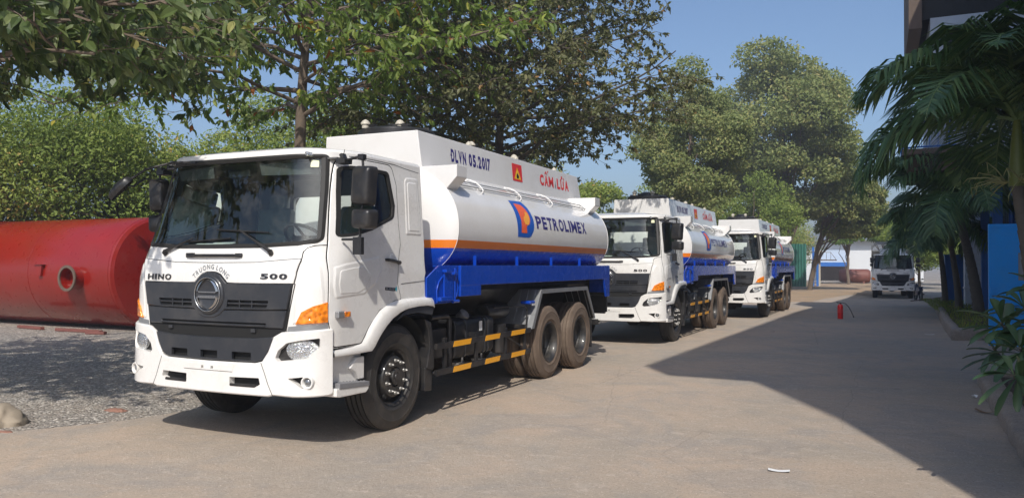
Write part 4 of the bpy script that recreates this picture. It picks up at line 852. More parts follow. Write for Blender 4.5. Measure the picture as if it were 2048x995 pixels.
        mb.tube(u0, [.016, .018, .016], 8); q = Vector((s * -.03, 0, 0)); mb.cyl(u0[0], u0[0] + q, .014, 8); mb.cyl(u0[-1], u0[-1] + q, .02, 8)
        mb.build('door_handle', M['black'], d)
        patch('handle_recess', rp(SP((-.20, 1.66), (-.07, 1.645), (-.05, 1.745), (-.10, 1.80), (-.17, 1.80)), .03), [], .0065, W_, d, slope=.012, rise=.004, step=.04, mirror=mr)
        patch('badge', rp(SP((-.27, 1.435), (-.09, 1.420), (-.09, 1.452), (-.27, 1.465)), .003), [], .008, M['darkchrome'], d, step=.1, skirt=.003, mirror=mr)
        if s > 0:
            def eb(y0, z0): return lambda a, b, t: PS(s2u(y0 + a, z0 + b - a * .08), z0 + b - a * .08, .0095)
            lettering('badge_lettering', 'EURO', .15, .018, eb(-.262, 1.441), M['galv'], d, bold=.05); lettering('badge_lettering', '4', .036, .045, eb(-.098, 1.422), M['teal'], d, bold=.08)
        # sleeper panel
        patch('side_panel', rp(SP((.15, 2.0, .03), (.455, 2.0, .03), (.455, 2.3, 0), (.43, 2.62, .06), (.17, 2.61, .06))), [], .001, W_, root, slope=.016, rise=.006, step=.08, mirror=mr)
        patch('side_panel_inset', rp(SP((.20, 2.04, .02), (.41, 2.04, .02), (.395, 2.565, .03), (.215, 2.56, .03))), [], .007, W_, root, slope=.010, rise=.005, step=.08, mirror=mr)
        # side marker lamp
        mb = MB(); p = PS(s2u(-.965, 1.233), 1.233, .02); mb.box((s * p.x, -1.005, 1.233), (.05, .10, .065)); ml = mb.build('side_marker_lamp', M['galv'], root, bevel=.012)
        mb = MB(); mb.box((s * (p.x + .008), -.925, 1.233), (.045, .09, .05)); mb.build('lens', M['amber'], ml, bevel=.008)
        mb = MB(); q = PS(s2u(-.99, 2.705), 2.705, .01); mb.box((s * q.x, -.99, 2.712), (.03, .15, .05), ry=s * rad(-25)); mb.build('roof_marker_lamp', M['head'], root, bevel=.012)
        mb = MB(); mb.box((s * 1.13, -.84, 2.70), (.03, .07, .05), ry=s * rad(-25)); mb.tube([(s * 1.13, -.84, 2.70), (s * 1.15, -.845, 2.765)], .004, 5); mb.build('roof_bracket', M['black'], root, bevel=.008)
        # wheel-arch flare
        O = [(-1.065, .905), (-.80, .925), (-.66, .945), (-.60, 1.0), (-.547, 1.078), (-.46, 1.165), (-.362, 1.238), (-.24, 1.29), (-.1, 1.322), (.05, 1.335), (.3, 1.34), (.50, 1.34), (.60, 1.338), (.625, 1.325)]
        I = [(-1.065, .852), (-.75, .852), (-.52, .858), (-.475, .90), (-.435, .955), (-.37, 1.02), (-.29, 1.085), (-.19, 1.15), (-.05, 1.205), (.08, 1.235), (.3, 1.25), (.48, 1.25), (.60, 1.235), (.64, 1.215)]
        X = [1.225, 1.235, 1.25, 1.255, 1.26, 1.262, 1.263, 1.264, 1.265, 1.265, 1.265, 1.265, 1.26, 1.25]
        A = []; n = len(O)
        for (oy, oz), (iy, iz), x in zip(O, I, X):
            A += [(s * 1.205, oy, oz + .004), (s * (x - .018), oy * .85 + iy * .15, oz * .85 + iz * .15 + .002), (s * x, oy * .65 + iy * .35, oz * .65 + iz * .35), (s * (x + .004), oy * .12 + iy * .88, oz * .12 + iz * .88), (s * x, iy, iz), (s * 1.06, iy, iz + .01)]
        mb = MB(); mb.add(A, [(i * 6 + k, i * 6 + k + 1, i * 6 + k + 7, i * 6 + k + 6) for i in range(n - 1) for k in range(4)], 0)
        mb.add(A, [(i * 6 + 4, i * 6 + 5, i * 6 + 11, i * 6 + 10) for i in range(n - 1)], 1)
        mb.prism([(.30, 1.252), (.50, 1.252), (.638, 1.217), (.60, 1.14), (.30, 1.185), (.05, 1.17), (-.10, 1.12), (.08, 1.225)], 'x', s * 1.245, s * 1.06, 1)
        mb.build('wheel_arch', [W_, M['grille']], root, ang=45)
        # step well
        mb = MB(); mb.bb(*sorted((s * 1.10, s * 1.16)), -1.065, -.575, .53, .85); 
        mb.prism([(-1.07, .495), (-1.07, .572), (-.57, .545), (-.575, .505), (-.62, .475), (-1.02, .485)], 'x', s * 1.0, s * 1.255)
        mb.prism([(-.80, .72), (-.70, .815), (-.575, .815), (-.575, .60), (-.66, .60), (-.72, .68)], 'x', s * 1.1, s * 1.20)
        st = mb.build('step_well', W_, root, bevel=.012)
        mb = MB(); mb.prism([(-1.03, .565), (-1.03, .612), (-.575, .578), (-.575, .535)], 'x', s * 1.06, s * 1.262)
        for i in range(9):
            for j in range(3): yy = -1.0 + i * .049; mb.cyl((s * (1.11 + j * .055), yy, .60 - (yy + 1.03) * .075), (s * (1.11 + j * .055), yy, .618 - (yy + 1.03) * .075), .014, 6)
        mb.build('step_tread', M['tread'], st, bevel=.004)
        # mirrors
        mb = MB()
        ix = 0. if s > 0 else -.19                                   # the far-side mirrors are folded closer in
        mb.tube([(s * 1.15, -.87, 2.655), (s * 1.22, -.88, 2.66), (s * (1.32 + ix), -.89, 2.675), (s * (1.37 + ix), -.90, 2.68), (s * (1.395 + ix), -.90, 2.66), (s * (1.40 + ix), -.90, 2.60), (s * (1.405 + ix), -.90, 2.25), (s * (1.385 + ix), -.90, 2.18), (s * (1.37 + ix), -.90, 2.0), (s * (1.375 + ix), -.90, 1.95), (s * (1.34 + ix), -.90, 1.92), (s * 1.19, -.93, 1.92)], .013, 8)
        mb.box((s * 1.17, -.88, 2.645), (.10, .12, .045)); mb.box((s * (1.385 + ix), -.895, 2.675), (.06, .06, .05))
        mb.box((s * (1.355 + ix), -.90, 1.86), (.095, .05, .16)); ma = mb.build('mirror_arm', M['black'], root, bevel=.008)
        for (x, z, wx, wz, ry) in (((1.415, 2.41, .232, .36, 4), (1.42, 2.105, .245, .18, 3)) if s > 0 else ((1.215, 2.405, .17, .345, 4), (1.215, 2.11, .18, .18, 3))):
            mb = MB(); mb.prism(rp([(-wx / 2, -wz / 2), (wx / 2, -wz / 2), (wx / 2, wz / 2), (-wx / 2, wz / 2)], .04), 'y', 0, .075)
            mb.prism(rp([(-wx / 2 + .03, -wz / 2 + .03), (wx / 2 - .03, -wz / 2 + .03), (wx / 2 - .03, wz / 2 - .03), (-wx / 2 + .03, wz / 2 - .03)], .03), 'y', -.045, .0)
            # rounded housing: loft of rings
            mb = MB(); base = rp([(-wx / 2, -wz / 2), (wx / 2, -wz / 2), (wx / 2, wz / 2), (-wx / 2, wz / 2)], .045, 6); n = len(base); vs = []; ks = [(0, 1.0, .05), (0, 1.0, 0), (.012, .985, -.03), (.03, .93, -.055), (.06, .8, -.07), (.09, .5, -.078), (0, .02, -.08)]
            for _, f, yy in ks: vs += [(a * f, yy, b * f) for a, b in base]
            Rm = Matrix.Rotation(rad(ry) * s, 3, 'Y') @ Matrix.Rotation(rad(-12) * s, 3, 'Z'); vs = [Rm @ Vector(p) + Vector((s * x, -.90, z)) for p in vs]
            mb.add(vs, [(k * n + i, k * n + (i + 1) % n, (k + 1) * n + (i + 1) % n, (k + 1) * n + i) for k in range(len(ks) - 1) for i in range(n)]); hs_ = mb.build('mirror_housing', M['black'], ma, ang=60)
            mb = MB(); mb.add([Rm @ Vector((a * .95, .045, b * .95)) + Vector((s * x, -.90, z)) for a, b in base], [tuple(range(n))]); mb.build('mirror_glass', M['chrome'], ma, recalc=False)
        if s < 0:
            mb = MB(); mb.tube([(-.55, -1.08, 2.70), (-.72, -1.16, 2.70), (-.90, -1.33, 2.62), (-1.0, -1.42, 2.52), (-1.04, -1.45, 2.46)], .012, 8); mb.box((-.56, -1.07, 2.70), (.14, .05, .03)); mb.tube([(-1.12, -.93, 2.55), (-1.2, -1.1, 2.56), (-1.12, -1.3, 2.46), (-1.05, -1.42, 2.46)], .009, 6)
            fa = mb.build('front_mirror_arm', M['black'], root)
            mb = MB(); Rm = Matrix.Rotation(rad(-35), 3, 'Y') @ Matrix.Rotation(rad(30), 3, 'X')
            ks = [(1.0, .03), (1, 0), (.93, .0 - .025), (.7, -.045), (.3, -.055), (.01, -.057)]; base = [(.16 * math.cos(a), .09 * math.sin(a)) for a in [2 * PI * k / 28 for k in range(28)]]; n = 28
            mb.add([Rm @ Vector((a * f, b * f, -t)) + Vector((-1.10, -1.46, 2.43)) for f, t in ks for a, b in base], [(k * n + i, k * n + (i + 1) % n, (k + 1) * n + (i + 1) % n, (k + 1) * n + i) for k in range(5) for i in range(n)])
            mb.build('front_mirror', M['black'], fa)
    # wipers
    for (px, x1, z1, bx0, bz0, bx1, bz1) in ((.667, .27, 2.00, -.02, 2.01, .60, 1.975), (-.67, -.30, 1.925, -.42, 1.895, .17, 1.925)):
        mb = MB(); a = PS(f2u(px, 1.80), 1.80, .03); b = PS(f2u(x1, z1), z1, .03)
        mb.tube([PS(f2u(px, 1.78), 1.78, .0), a], .024, 10); mb.tube([a, a.lerp(b, .35), b], [.018, .013, .007], 6)
        wp = mb.build('wiper', M['black'], root)
        mb = MB(); mb.tube([PS(f2u(bx0 + (bx1 - bx0) * t, bz0 + (bz1 - bz0) * t), bz0 + (bz1 - bz0) * t, .012) for t in np.linspace(0, 1, 9)], .008, 5); mb.build('wiper_blade', M['black'], wp)

def tyre_profile(wd, R=.54, rb=.292):
    h = wd / 2; pts = [(rb - .01, -h + .035), (rb + .012, -h + .012), (rb + .045, -h + .004), (rb + .05, -h - .001), (rb + .056, -h + .002), (.40, -h - .006), (.44, -h - .006), (.444, -h - .0095), (.45, -h - .0095), (.454, -h - .005), (.475, -h), (.505, -h + .012), (R - .012, -h + .022), (R, -h + .04)]
    tr = []
    for g in np.linspace(-.62, .62, 4):
        c = g * h; tr += [(R + .0005, c - .0085), (R - .018, c - .0065), (R - .018, c + .0065), (R + .0005, c + .0085)]
    return pts + tr + [(r, -t) for r, t in pts[::-1]]
def wheel(root, x, y, front, s):
    """s = +1 right side, outer face towards s*x"""
    t = M['tyre'] if front else M['tyredust']
    wd = .285 if front else .275
    xs = [0.] if front else [0., -.33]
    w0 = None
    for k, dx in enumerate(xs):
        mb = MB(); mb.lathe(tyre_profile(wd), (s * (x - wd / 2 + dx), y, .54), 'x', 72); ob = mb.build('tyre' if k or front else 'tyre', t, root, ang=38)
        if w0 is None: w0 = ob
    mb = MB(); c = (0, y, .54)
    if front:
        pr = [(.300, x - .005), (.290, x - .012), (.282, x - .03), (.268, x - .045), (.262, x - .085), (.255, x - .10), (.235, x - .075), (.205, x - .012), (.190, x - .002), (.105, x - .002), (.10, x - .03), (.085, x - .03), (.085, x + .012), (.078, x + .022), (.04, x + .022), (.036, x + .03), (.001, x + .03)]
    else:
        pr = [(.300, x - .010), (.292, x - .004), (.283, x - .02), (.272, x - .04), (.262, x - .08), (.258, x - .15), (.235, x - .19), (.15, x - .185), (.13, x - .175), (.10, x - .165), (.09, x - .14), (.001, x - .14)]
    mb.lathe(pr, (0, y, .54), 'x', 48, flip=s)
    mb.lathe([(.29, x - wd), (.26, x - wd + .04), (.26, x - .1)], (0, y, .54), 'x', 32, flip=s)
    rm = mb.build('rim', M['rim'], w0, ang=30)
    if not front: mb = MB(); mb.lathe([(.29, x - wd - .33), (.2, x - wd - .30), (.05, x - wd - .30)], (0, y, .54), 'x', 32, flip=s); mb.build('inner_rim', M['rim'], w0, ang=30)
    nut = None
    for k in range(10 if front else 0):
        a = 2 * PI * (k + .5) / 10; yy = y + .165 * math.cos(a); zz = .54 + .165 * math.sin(a); xo = x - .004 if front else x - .17
        if nut is None:
            mb = MB(); mb.tube([(0, 0, 0), (s * .006, 0, 0), (s * .012, 0, 0), (s * .0121, 0, 0)], [.021, .021, .018, .014], 10)
            mb.tube([(s * .010, 0, 0), (s * .038, 0, 0)], .0145, 6); mb.tube([(s * .038, 0, 0), (s * .052, 0, 0)], [.011, .006], 8)
            nb = nut = mb.build('wheel_nut', M['steel'], w0)
        else: nb = nut.copy(); COL.objects.link(nb); nb.parent = w0
        nb.location = (s * xo, yy, zz)
    if front:
        hole = None
        for k in range(5):
            a = 2 * PI * (k + .25) / 5; yy = y + .228 * math.cos(a); zz = .54 + .228 * math.sin(a)
            if hole is None: mb = MB(); mb.tube([(0, 0, 0), (s * .018, 0, 0)], [.026, .022], 12); hb = hole = mb.build('rim_hole', M['gap'], w0)
            else: hb = hole.copy(); COL.objects.link(hb); hb.parent = w0
            hb.location = (s * (x - .048), yy, zz)
def build_chassis(root, rear=(4.08, 5.38), length=7.3):
    C_ = M['chassis']; mb = MB()
    for s in (-1, 1): mb.bb(*sorted((s * .38, s * .46)), -1.15, length, .80, 1.06)
    for y in (.9, 1.9, 2.9, 3.6, 4.7, 5.9, 7.0): mb.bb(-.4, .4, y, y + .1, .83, 1.03)
    mb.bb(-.35, .35, -.9, .5, .62, 1.2); mb.bb(-.25, .25, .5, 1.5, .62, .95)
    mb.cyl((-1.0, 0, .54), (1.0, 0, .54), .06, 12)
    for y in rear: mb.cyl((-1.0, y, .54), (1.0, y, .54), .09, 12); mb.tube([(0, y - .25, .54), (0, y - .12, .54), (0, y + .1, .54), (0, y + .2, .54)], [.08, .26, .26, .08], 16)
    for s in (-1, 1): mb.bb(*sorted((s * .46, s * .53)), -.75, .8, .72, .78); mb.bb(*sorted((s * .46, s * .55)), rear[0] - .5, rear[1] + .5, .75, .85)
    mb.cyl((0, .9, .7), (0, rear[0], .62), .06, 10); mb.cyl((-.6, 1.2, .66), (-.6, 2.6, .66), .12, 12)
    mb.bb(-1.05, 1.05, -1.0, -.9, .55, .62)
    mb.build('chassis', C_, root)
    for s in (-1, 1): wheel(root, 1.17, 0, True, s)
    for y in rear:
        for s in (-1, 1): wheel(root, 1.21, y, False, s)
    for s in (-1, 1):
        # inner arch and splash guard behind the front wheel
        mb = MB(); n = 12; A = []
        for k in range(n + 1):
            a = rad(178 - 150 * k / n); A += [(s * .86, -math.cos(a) * -.66 * -1 * -1 if False else math.cos(a) * .63, .54 + math.sin(a) * .64), (s * 1.19, math.cos(a) * .63, .54 + math.sin(a) * .64)]
        mb.add(A, [(2 * i, 2 * i + 1, 2 * i + 3, 2 * i + 2) for i in range(n)]); mb.build('inner_arch', M['gap'], root, recalc=False)
        mb = MB(); mb.prism([(.50, 1.10), (.64, 1.06), (.70, .82), (.71, .56), (.69, .52), (.56, .56), (.62, .80), (.58, .98)], 'x', s * 1.21, s * .9)
        mb.prism([(.55, .57), (.70, .57), (.695, .30), (.55, .31)], 'x', s * 1.19, s * 1.17 if False else s * .88)
        mb.build('splash_guard', M['black'], root, bevel=.012)
# ---------------- tanker body
TZ, TA = 2.12, 1.24
def tank_z(a): # angle -> (x, z)
    c, s = math.cos(a), math.sin(a); b = .84 if s > 0 else .70; k = 2 / 2.2
    return TA * abs(c) ** k * (1 if c > 0 else -1), TZ + b * abs(s) ** k * (1 if s > 0 else -1)
def tank_x(z):
    b = .84 if z > TZ else .70; f = abs(z - TZ) / b; return TA * max(0, 1 - f ** 2.2) ** (1 / 2.2)
def tank_section():
    zs = [1.885, 1.98]; ang = list(np.linspace(0, 2 * PI, 97)[:-1]); pts = [tank_z(a) for a in ang]
    for z in zs: pts += [(tank_x(z), z), (-tank_x(z), z)]
    pts.sort(key=lambda p: math.atan2((p[1] - TZ), p[0])); out = []
    for p in pts:
        if not out or (Vector(p) - Vector(out[-1])).length > 1e-4: out.append(p)
    return out
def bx(z): return .68 + (3.30 - z) * .0956
def build_tank_body(root):
    TW = M['tankwhite']; sec = tank_section(); n = len(sec); mb = MB()
    y0, y1 = 1.19, 6.73
    ys = [(y0 - .155, .0), (y0 - .15, .35), (y0 - .135, .6), (y0 - .10, .82), (y0 - .055, .93), (y0 - .015, .985), (y0, 1.0)] + [(y, 1.) for y in np.linspace(y0 + .02, y1 - .02, 12)] + [(y1, 1.0), (y1 + .02, .985), (y1 + .07, .93), (y1 + .12, .82), (y1 + .16, .6), (y1 + .18, .3), (y1 + .185, 0.)]
    V = []
    cz = 2.05
    for y, f in ys: V += [(x * max(f, .001), y, cz + (z - cz) * max(f, .001)) for x, z in sec]
    mids = []
    F = []
    for k in range(len(ys) - 1):
        for i in range(n): F.append((k * n + i, k * n + (i + 1) % n, (k + 1) * n + (i + 1) % n, (k + 1) * n + i))
    mb.v = [tuple(p) for p in V]; mb.f = F; mb.m = []
    me_mats = [TW, M['orange'], M['blue']]
    # colour bands follow height: cut the ends at the band heights
    bm = bmesh.new(); vs = [bm.verts.new(p) for p in V]
    for f in F: bm.faces.new([vs[i] for i in f])
    bmesh.ops.remove_doubles(bm, verts=bm.verts[:], dist=1e-5)
    for z in (1.885, 1.98): bmesh.ops.bisect_plane(bm, geom=bm.verts[:] + bm.edges[:] + bm.faces[:], plane_co=(0, 0, z), plane_no=(0, 0, 1), dist=1e-4)
    bmesh.ops.recalc_face_normals(bm, faces=bm.faces[:])
    for f in bm.faces:
        z = f.calc_center_median().z; f.material_index = 0 if z > 1.98 else (1 if z > 1.885 else 2)
    me = bpy.data.meshes.new('tank_shell'); bm.to_mesh(me); bm.free()
    for m in me_mats: me.materials.append(m)
    me.shade_smooth(); me.set_sharp_from_angle(angle=rad(32)); tank = newobj('tank_shell', me, root)
    # rim weld beads and joint seams
    for y, r in ((y0 + .002, .004), (y1 - .002, .004)): mb = MB(); mb.tube([(x * 1.001, y, z) for x, z in sec], r, 6, closed=True); mb.build('weld_seam', TW, tank, ang=60)
    # top lettering box
    A = []
    for y, yb in ((1.168, 1.225), (6.62, 6.80)):
        A += [(-.68, y, 3.30), (.68, y, 3.30), (.745, yb, 2.62), (-.745, yb, 2.62)]
    mb = MB(); mb.add(A, [(0, 1, 2, 3), (4, 7, 6, 5), (0, 4, 5, 1), (1, 5, 6, 2), (0, 3, 7, 4)]); boxo = mb.build('top_box', TW, root, bevel=.012)
    # drip beams
    for (ya, yb) in ((1.19, 1.44), (6.10, 6.36)):
        for s in (-1, 1):
            mb = MB(); mb.prism([(s * .70, 2.862), (s * 1.21, 2.862), (s * 1.21, 2.722), (s * 1.05, 2.56), (s * .70, 2.66)], 'y', ya, yb); mb.build('drip_beam', TW, root, bevel=.008)
    for s in (-1, 1):
        mb = MB()
        for z in (2.735, 2.668): mb.tube([(s * (tank_x(z) + .035), 1.40, z), (s * (tank_x(z) + .035), 6.12, z)], .008, 6)
        mb.tube([(s * (tank_x(2.668) + .035), 6.1, 2.668), (s * (tank_x(2.735) + .035), 6.1, 2.735)], .009, 6); mb.build('side_rail', M['galv'], root)
        for y in (2.15, 3.33, 4.5):
            mb = MB(); P3 = lambda z, o, dy=0: (s * (tank_x(z) + o), y + dy, z)
            mb.tube([P3(2.80, .0), P3(2.785, .05), P3(2.755, .075), P3(2.70, .075, -.01), P3(2.64, .055, -.02), P3(2.60, .0, -.03)], .009, 6)
            mb.tube([P3(2.66, .0, -.02), P3(2.66, .035, -.02)], .02, 6); mb.build('rail_bracket', TW, root)
        # blue side skirt rail
        mb = MB(); t0, t1 = sorted((s * 1.235, s * 1.275))
        mb.bb(t0, t1, 1.19, 6.72, 1.445, 1.682); mb.bb(t0, t1, 1.19, 1.70, 1.32, 1.4449); mb.prism([(6.42, 1.4449), (6.72, 1.4449), (6.72, 1.13), (6.55, 1.13)], 'x', t0, t1)
        mb.bb(*sorted((s * 1.0, s * 1.234)), 1.0, 6.72, 1.660, 1.676); mb.bb(*sorted((s * 1.18, s * 1.234)), 1.19, 6.6, 1.45, 1.47)
        mb.bb(*sorted((s * .9, s * 1.234)), 6.685, 6.715, 1.2, 1.66)
        sk = mb.build('side_skirt', M['blue'], root, bevel=.006)
        for y in (1.69, 2.92, 4.15, 5.38): mb = MB(); mb.bb(*sorted((s * 1.17, s * 1.21)), y - .006, y + .006, 1.676, 1.80); mb.box((s * 1.2, y + .03, 1.80), (.02, .07, .012)); mb.build('skirt_bracket', M['blue'], sk)
        # valve cabinet
        mb = MB(); mb.prism([(.50, 1.30), (.50, 1.545), (.60, 1.60), (.76, 1.682), (1.18, 1.682), (1.18, 1.31), (1.05, 1.31), (1.02, 1.255), (.62, 1.255)], 'x', s * 1.215, s * 1.235)
        mb.bb(*sorted((s * .8, s * 1.214)), .52, .54, 1.27, 1.55); mb.bb(*sorted((s * .8, s * 1.214)), 1.15, 1.17, 1.3, 1.6); mb.bb(*sorted((s * .8, s * 1.214)), .6, 1.1, 1.262, 1.275)
        cb = mb.build('valve_cabinet', M['blue'], root, bevel=.004)
        mb = MB(); mb.bb(*sorted((s * 1.238, s * 1.262)), .835, 1.045, 1.30, 1.62); mb.tube([(s * 1.245, .70 + .13 * 0, 1.27), (s * 1.245, .69, 1.40), (s * 1.245, .74, 1.50), (s * 1.245, .82, 1.56)], .010, 6)
        mb.tube([(s * 1.25, 1.06, 1.57), (s * 1.25, 1.13, 1.53), (s * 1.25, 1.16, 1.42), (s * 1.25, 1.13, 1.32)], .010, 6); mb.cyl((s * 1.25, 1.09, 1.29), (s * 1.25, 1.09, 1.65), .013, 8)
        mb.bb(*sorted((s * 1.24, s * 1.30)), .70, .98, 1.285, 1.33); mb.box((s * 1.27, .88, 1.62), (.06, .13, .035)); mb.box((s * 1.27, 1.05, 1.59), (.05, .09, .03)); mb.cyl((s * 1.26, 1.02, 1.27), (s * 1.26, 1.16, 1.27), .022, 8)
        mb.build('cabinet_door', M['blue'], cb, bevel=.005)
        # mudguard over the rear pair
        path = [(3.315, .79), (3.66, 1.335), (5.63, 1.335), (6.04, .78)]; inn = [(3.40, .79), (3.70, 1.275), (5.60, 1.275), (5.985, .78)]
        mb = MB()
        for i in range(3):
            a, b, c, d = path[i], path[i + 1], inn[i + 1], inn[i]
            mb.prism([a, b, c, d], 'x', s * 1.245, s * 1.225)
            mb.add([(s * 1.225, a[0], a[1]), (s * 1.225, b[0], b[1]), (s * .60, b[0], b[1]), (s * .60, a[0], a[1])], [(0, 1, 2, 3)])
            mb.add([(s * 1.224, a[0] + (.02 if i == 0 else 0), a[1] - .012), (s * 1.224, b[0], b[1] - .012), (s * .60, b[0], b[1] - .012), (s * .60, a[0] + (.02 if i == 0 else 0), a[1] - .012)], [(3, 2, 1, 0)], 1)
        mb.prism([(3.66, 1.335), (3.73, 1.335), (3.50, .98), (3.43, .98)], 'x', s * 1.244, s * 1.15)
        mg = mb.build('mudguard', [M['galv'], M['chassis']], root, recalc=False)
        for k in range(5): x = .70 + k * .115; mb = MB(); mb.tube([(s * x, 3.33, .80), (s * x, 3.65, 1.325)], .009, 5); mb.build('mudguard_rib', M['galv'], mg)
        for k in range(6): y = 3.85 + k * .32; mb = MB(); mb.tube([(s * 1.2, y, 1.325), (s * .62, y, 1.325)], .007, 5); mb.build('mudguard_rib', M['galv'], mg)
        for k in range(5): x = .70 + k * .115; mb = MB(); mb.tube([(s * x, 5.62, 1.325), (s * x, 6.02, .80)], .007, 5); mb.build('mudguard_rib', M['galv'], mg)
        mb = MB(); mb.bb(*sorted((s * .65, s * 1.18)), 6.02, 6.035, .28, .80); mb.build('mud_flap', M['black'], root)
        mb = MB(); mb.box((s * 1.16, 3.36, 1.16), (.16, .18, .05)); mb.build('skirt_stay', M['blue'], root, bevel=.02)
        # under-run guard
        mb = MB()
        for z0, z1 in ((.455, .52), (.745, .81)): mb.bb(*sorted((s * 1.20, s * 1.235)), .72, 3.31, z0, z1)
        for y in (.95, 1.72, 2.55, 3.16): mb.bb(*sorted((s * 1.17, s * 1.199)), y, y + .06, .46, .86)
        for z in (.49, .775): mb.tube([(s * 1.2, .735, z), (s * 1.10, .70, z), (s * .9, .66, z + .02)], .018, 6)
        mb.tube([(s * 1.18, 2.6, .75), (s * 1.18, 3.1, .56)], .014, 6); mb.tube([(s * 1.17, 3.29, .8), (s * 1.17, 3.31, 1.05), (s * 1.17, 3.22, 1.12), (s * 1.1, 2.4, 1.13)], .014, 6)
        mb.bb(*sorted((s * .5, s * 1.18)), 1.72, 1.78, .80, .86); mb.bb(*sorted((s * .5, s * 1.18)), 3.16, 3.22, .80, .86)
        gd = mb.build('side_guard', M['chassis'], root, bevel=.004)
        for z0, z1 in ((.4555, .5195), (.7455, .8095)):
            for a, b in ((1.085, 1.505), (1.89, 2.295), (2.65, 3.085)):
                mb = MB(); P = [(a, z0), (b, z0), (b + .03, z1), (a + .03, z1)]; mb.prism(P, 'x', s * 1.236, s * 1.2385)
                mb.build('reflective_stripe', M['reflect'], gd, flat=True)
        # battery frame, fuel tank
        mb = MB(); mb.tube([(s * 1.10, .80, 1.09), (s * 1.10, 1.18, 1.09), (s * 1.10, 1.235, 1.05), (s * 1.10, 1.24, .50)], .028, 8); mb.tube([(s * .75, .80, 1.09), (s * .75, 1.18, 1.09), (s * .75, 1.235, 1.05), (s * .75, 1.24, .50)], .02, 8)
        mb.bb(*sorted((s * .5, s * 1.08)), .85, 1.2, .62, .95); mb.build('battery_frame', M['chassis'], root, bevel=.01)
        if s > 0:
            mb = MB(); mb.prism(rp([(.52, .56), (1.10, .56), (1.10, 1.03), (.52, 1.03)], .09), 'y', 1.38, 2.40); ft = mb.build('fuel_tank', M['chassis'], root, bevel=.02, seg=3)
            for y in (1.62, 2.12, 2.22): mb = MB(); mb.prism(rp([(.512, .552), (1.108, .552), (1.108, 1.038), (.512, 1.038)], .09), 'y', y, y + .035); mb.build('tank_strap', M['grille'], ft)
            mb = MB(); mb.cyl((.95, 1.75, 1.02), (1.03, 1.74, 1.09), .07, 16); mb.build('filler_cap', M['steel'], ft, bevel=.008)
            mb = MB(); mb.bb(1.1085, 1.111, 1.97, 2.05, .86, .98); mb.build('warning_label', M['paper'], ft)
            mb = MB(); mb.tube([(.85, 2.55, 1.05), (.85, 3.2, 1.05)], .11, 20); mb.tube([(1.0, 2.75, .5), (1.0, 2.75, .9)], .1, 18); mb.build('air_reservoir', M['chassis'], root, bevel=.02)
            mb = MB()
            for y in (1.55, 2.05): mb.tube([(1.1, y, .57), (1.1, y, .50)], .012, 6); mb.box((1.06, y, .49), (.14, .12, .03))
            mb.build('tank_foot', M['steel'], ft)
        # saddle under the tank, black instead of blue to stand for the rail's shade
        mb = MB(); mb.prism([(s * .45, 1.06), (s * .72, 1.06), (s * .90, 1.36), (s * .88, 1.60), (s * .45, 1.48)], 'y', 1.25, 6.5); mb.build('saddle', M['chassis'], root)
        mb = MB(); mb.box((s * .98, 6.98, .98), (.32, .06, .30)); mb.bb(*sorted((s * .60, s * 1.10)), 6.95, 7.04, .80, .84); tl = mb.build('tail_lamp_board', M['black'], root, bevel=.01)
        mb = MB(); mb.tube([(s * 1.05, 7.01, 1.0), (s * 1.05, 7.04, 1.0)], .06, 16); mb.build('tail_lamp', M['red'], tl)
    mb = MB(); mb.bb(-1.1, 1.1, 6.55, 6.63, .62, .72); mb.bb(-.5, -.42, 6.55, 6.63, .7, .9); mb.bb(.42, .5, 6.55, 6.63, .7, .9); mb.bb(-1.2, 1.2, 6.74, 6.86, 1.14, 1.44); mb.build('rear_bumper', M['chassis'], root, bevel=.01)
    # hatches and vents on top
    for y, r, h in ((1.75, .50, .05), (3.6, .34, .05), (5.1, .34, .05)):
        mb = MB(); mb.tube([(0, y, 3.29), (0, y, 3.36 + h * .6), (0, y, 3.36 + h)], [r, r, r * .92], 32); hb = mb.build('manhole', M['black'], root, bevel=.01)
        mb = MB()
        for k in range(6): a = 2 * PI * k / 6 + .3; mb.box((r * .8 * math.cos(a), y + r * .8 * math.sin(a), 3.37 + h), (.07, .07, .06), rz=a)
        mb.tube([(.02, y, 3.36 + h), (.02, y, 3.42 + h), (.02, y, 3.45 + h)], [.2, .2, .12], 20); mb.tube([(-.2, y - .1, 3.40 + h), (-.1, y + .05, 3.47 + h), (.15, y + .1, 3.46 + h)], .014, 6); mb.build('manhole_fitting', M['chassis'], hb)
        for dx, dy in ((-.22, -.38 * r / .5), (.18, -.2 * r / .5)):
            mb = MB(); p = (dx, y + dy); z = 3.36 + h; mb.tube([(*p, z), (*p, z + .05), (*p, z + .05), (*p, z + .07), (*p, z + .10), (*p, z + .115)], [.045, .045, .062, .058, .035, .005], 16); mb.build('vent_cap', M['beige'], hb)
    for y in (2.75, 4.3, 5.9):
        mb = MB(); mb.tube([(.52, y, 3.29), (.52, y, 3.335), (.52, y, 3.345), (.52, y, 3.37), (.52, y, 3.40)], [.025, .025, .045, .040, .005], 14); mb.build('vent_cap', M['beige'], root)
    # ---- writing and marks, both sides
    for s in (1, -1):
        def fb(y0, z0, sgn=s): return (lambda a, b, t: (sgn * (bx(z0 + b) + .003), y0 + sgn * a, z0 + b))
        def ftk(y0, z0, sgn=s): return (lambda a, b, t: (sgn * (tank_x(z0 + b) + .003), y0 + sgn * a, z0 + b))
        Y = (lambda a, w: a) if s > 0 else (lambda a, w: a + w)
        def run(name, body, y0, wd, h, f, z, m, **k):
            letters(name, body, 0., wd, h, (lambda a: f(y0 + a if s > 0 else y0 + wd - a, z)), m, root, **k)
        run('registration_lettering', 'ĐLVN 05.2017', 1.93, 1.13, .168, fb, 3.010, M['navy'], bold=.045, gap=.22)
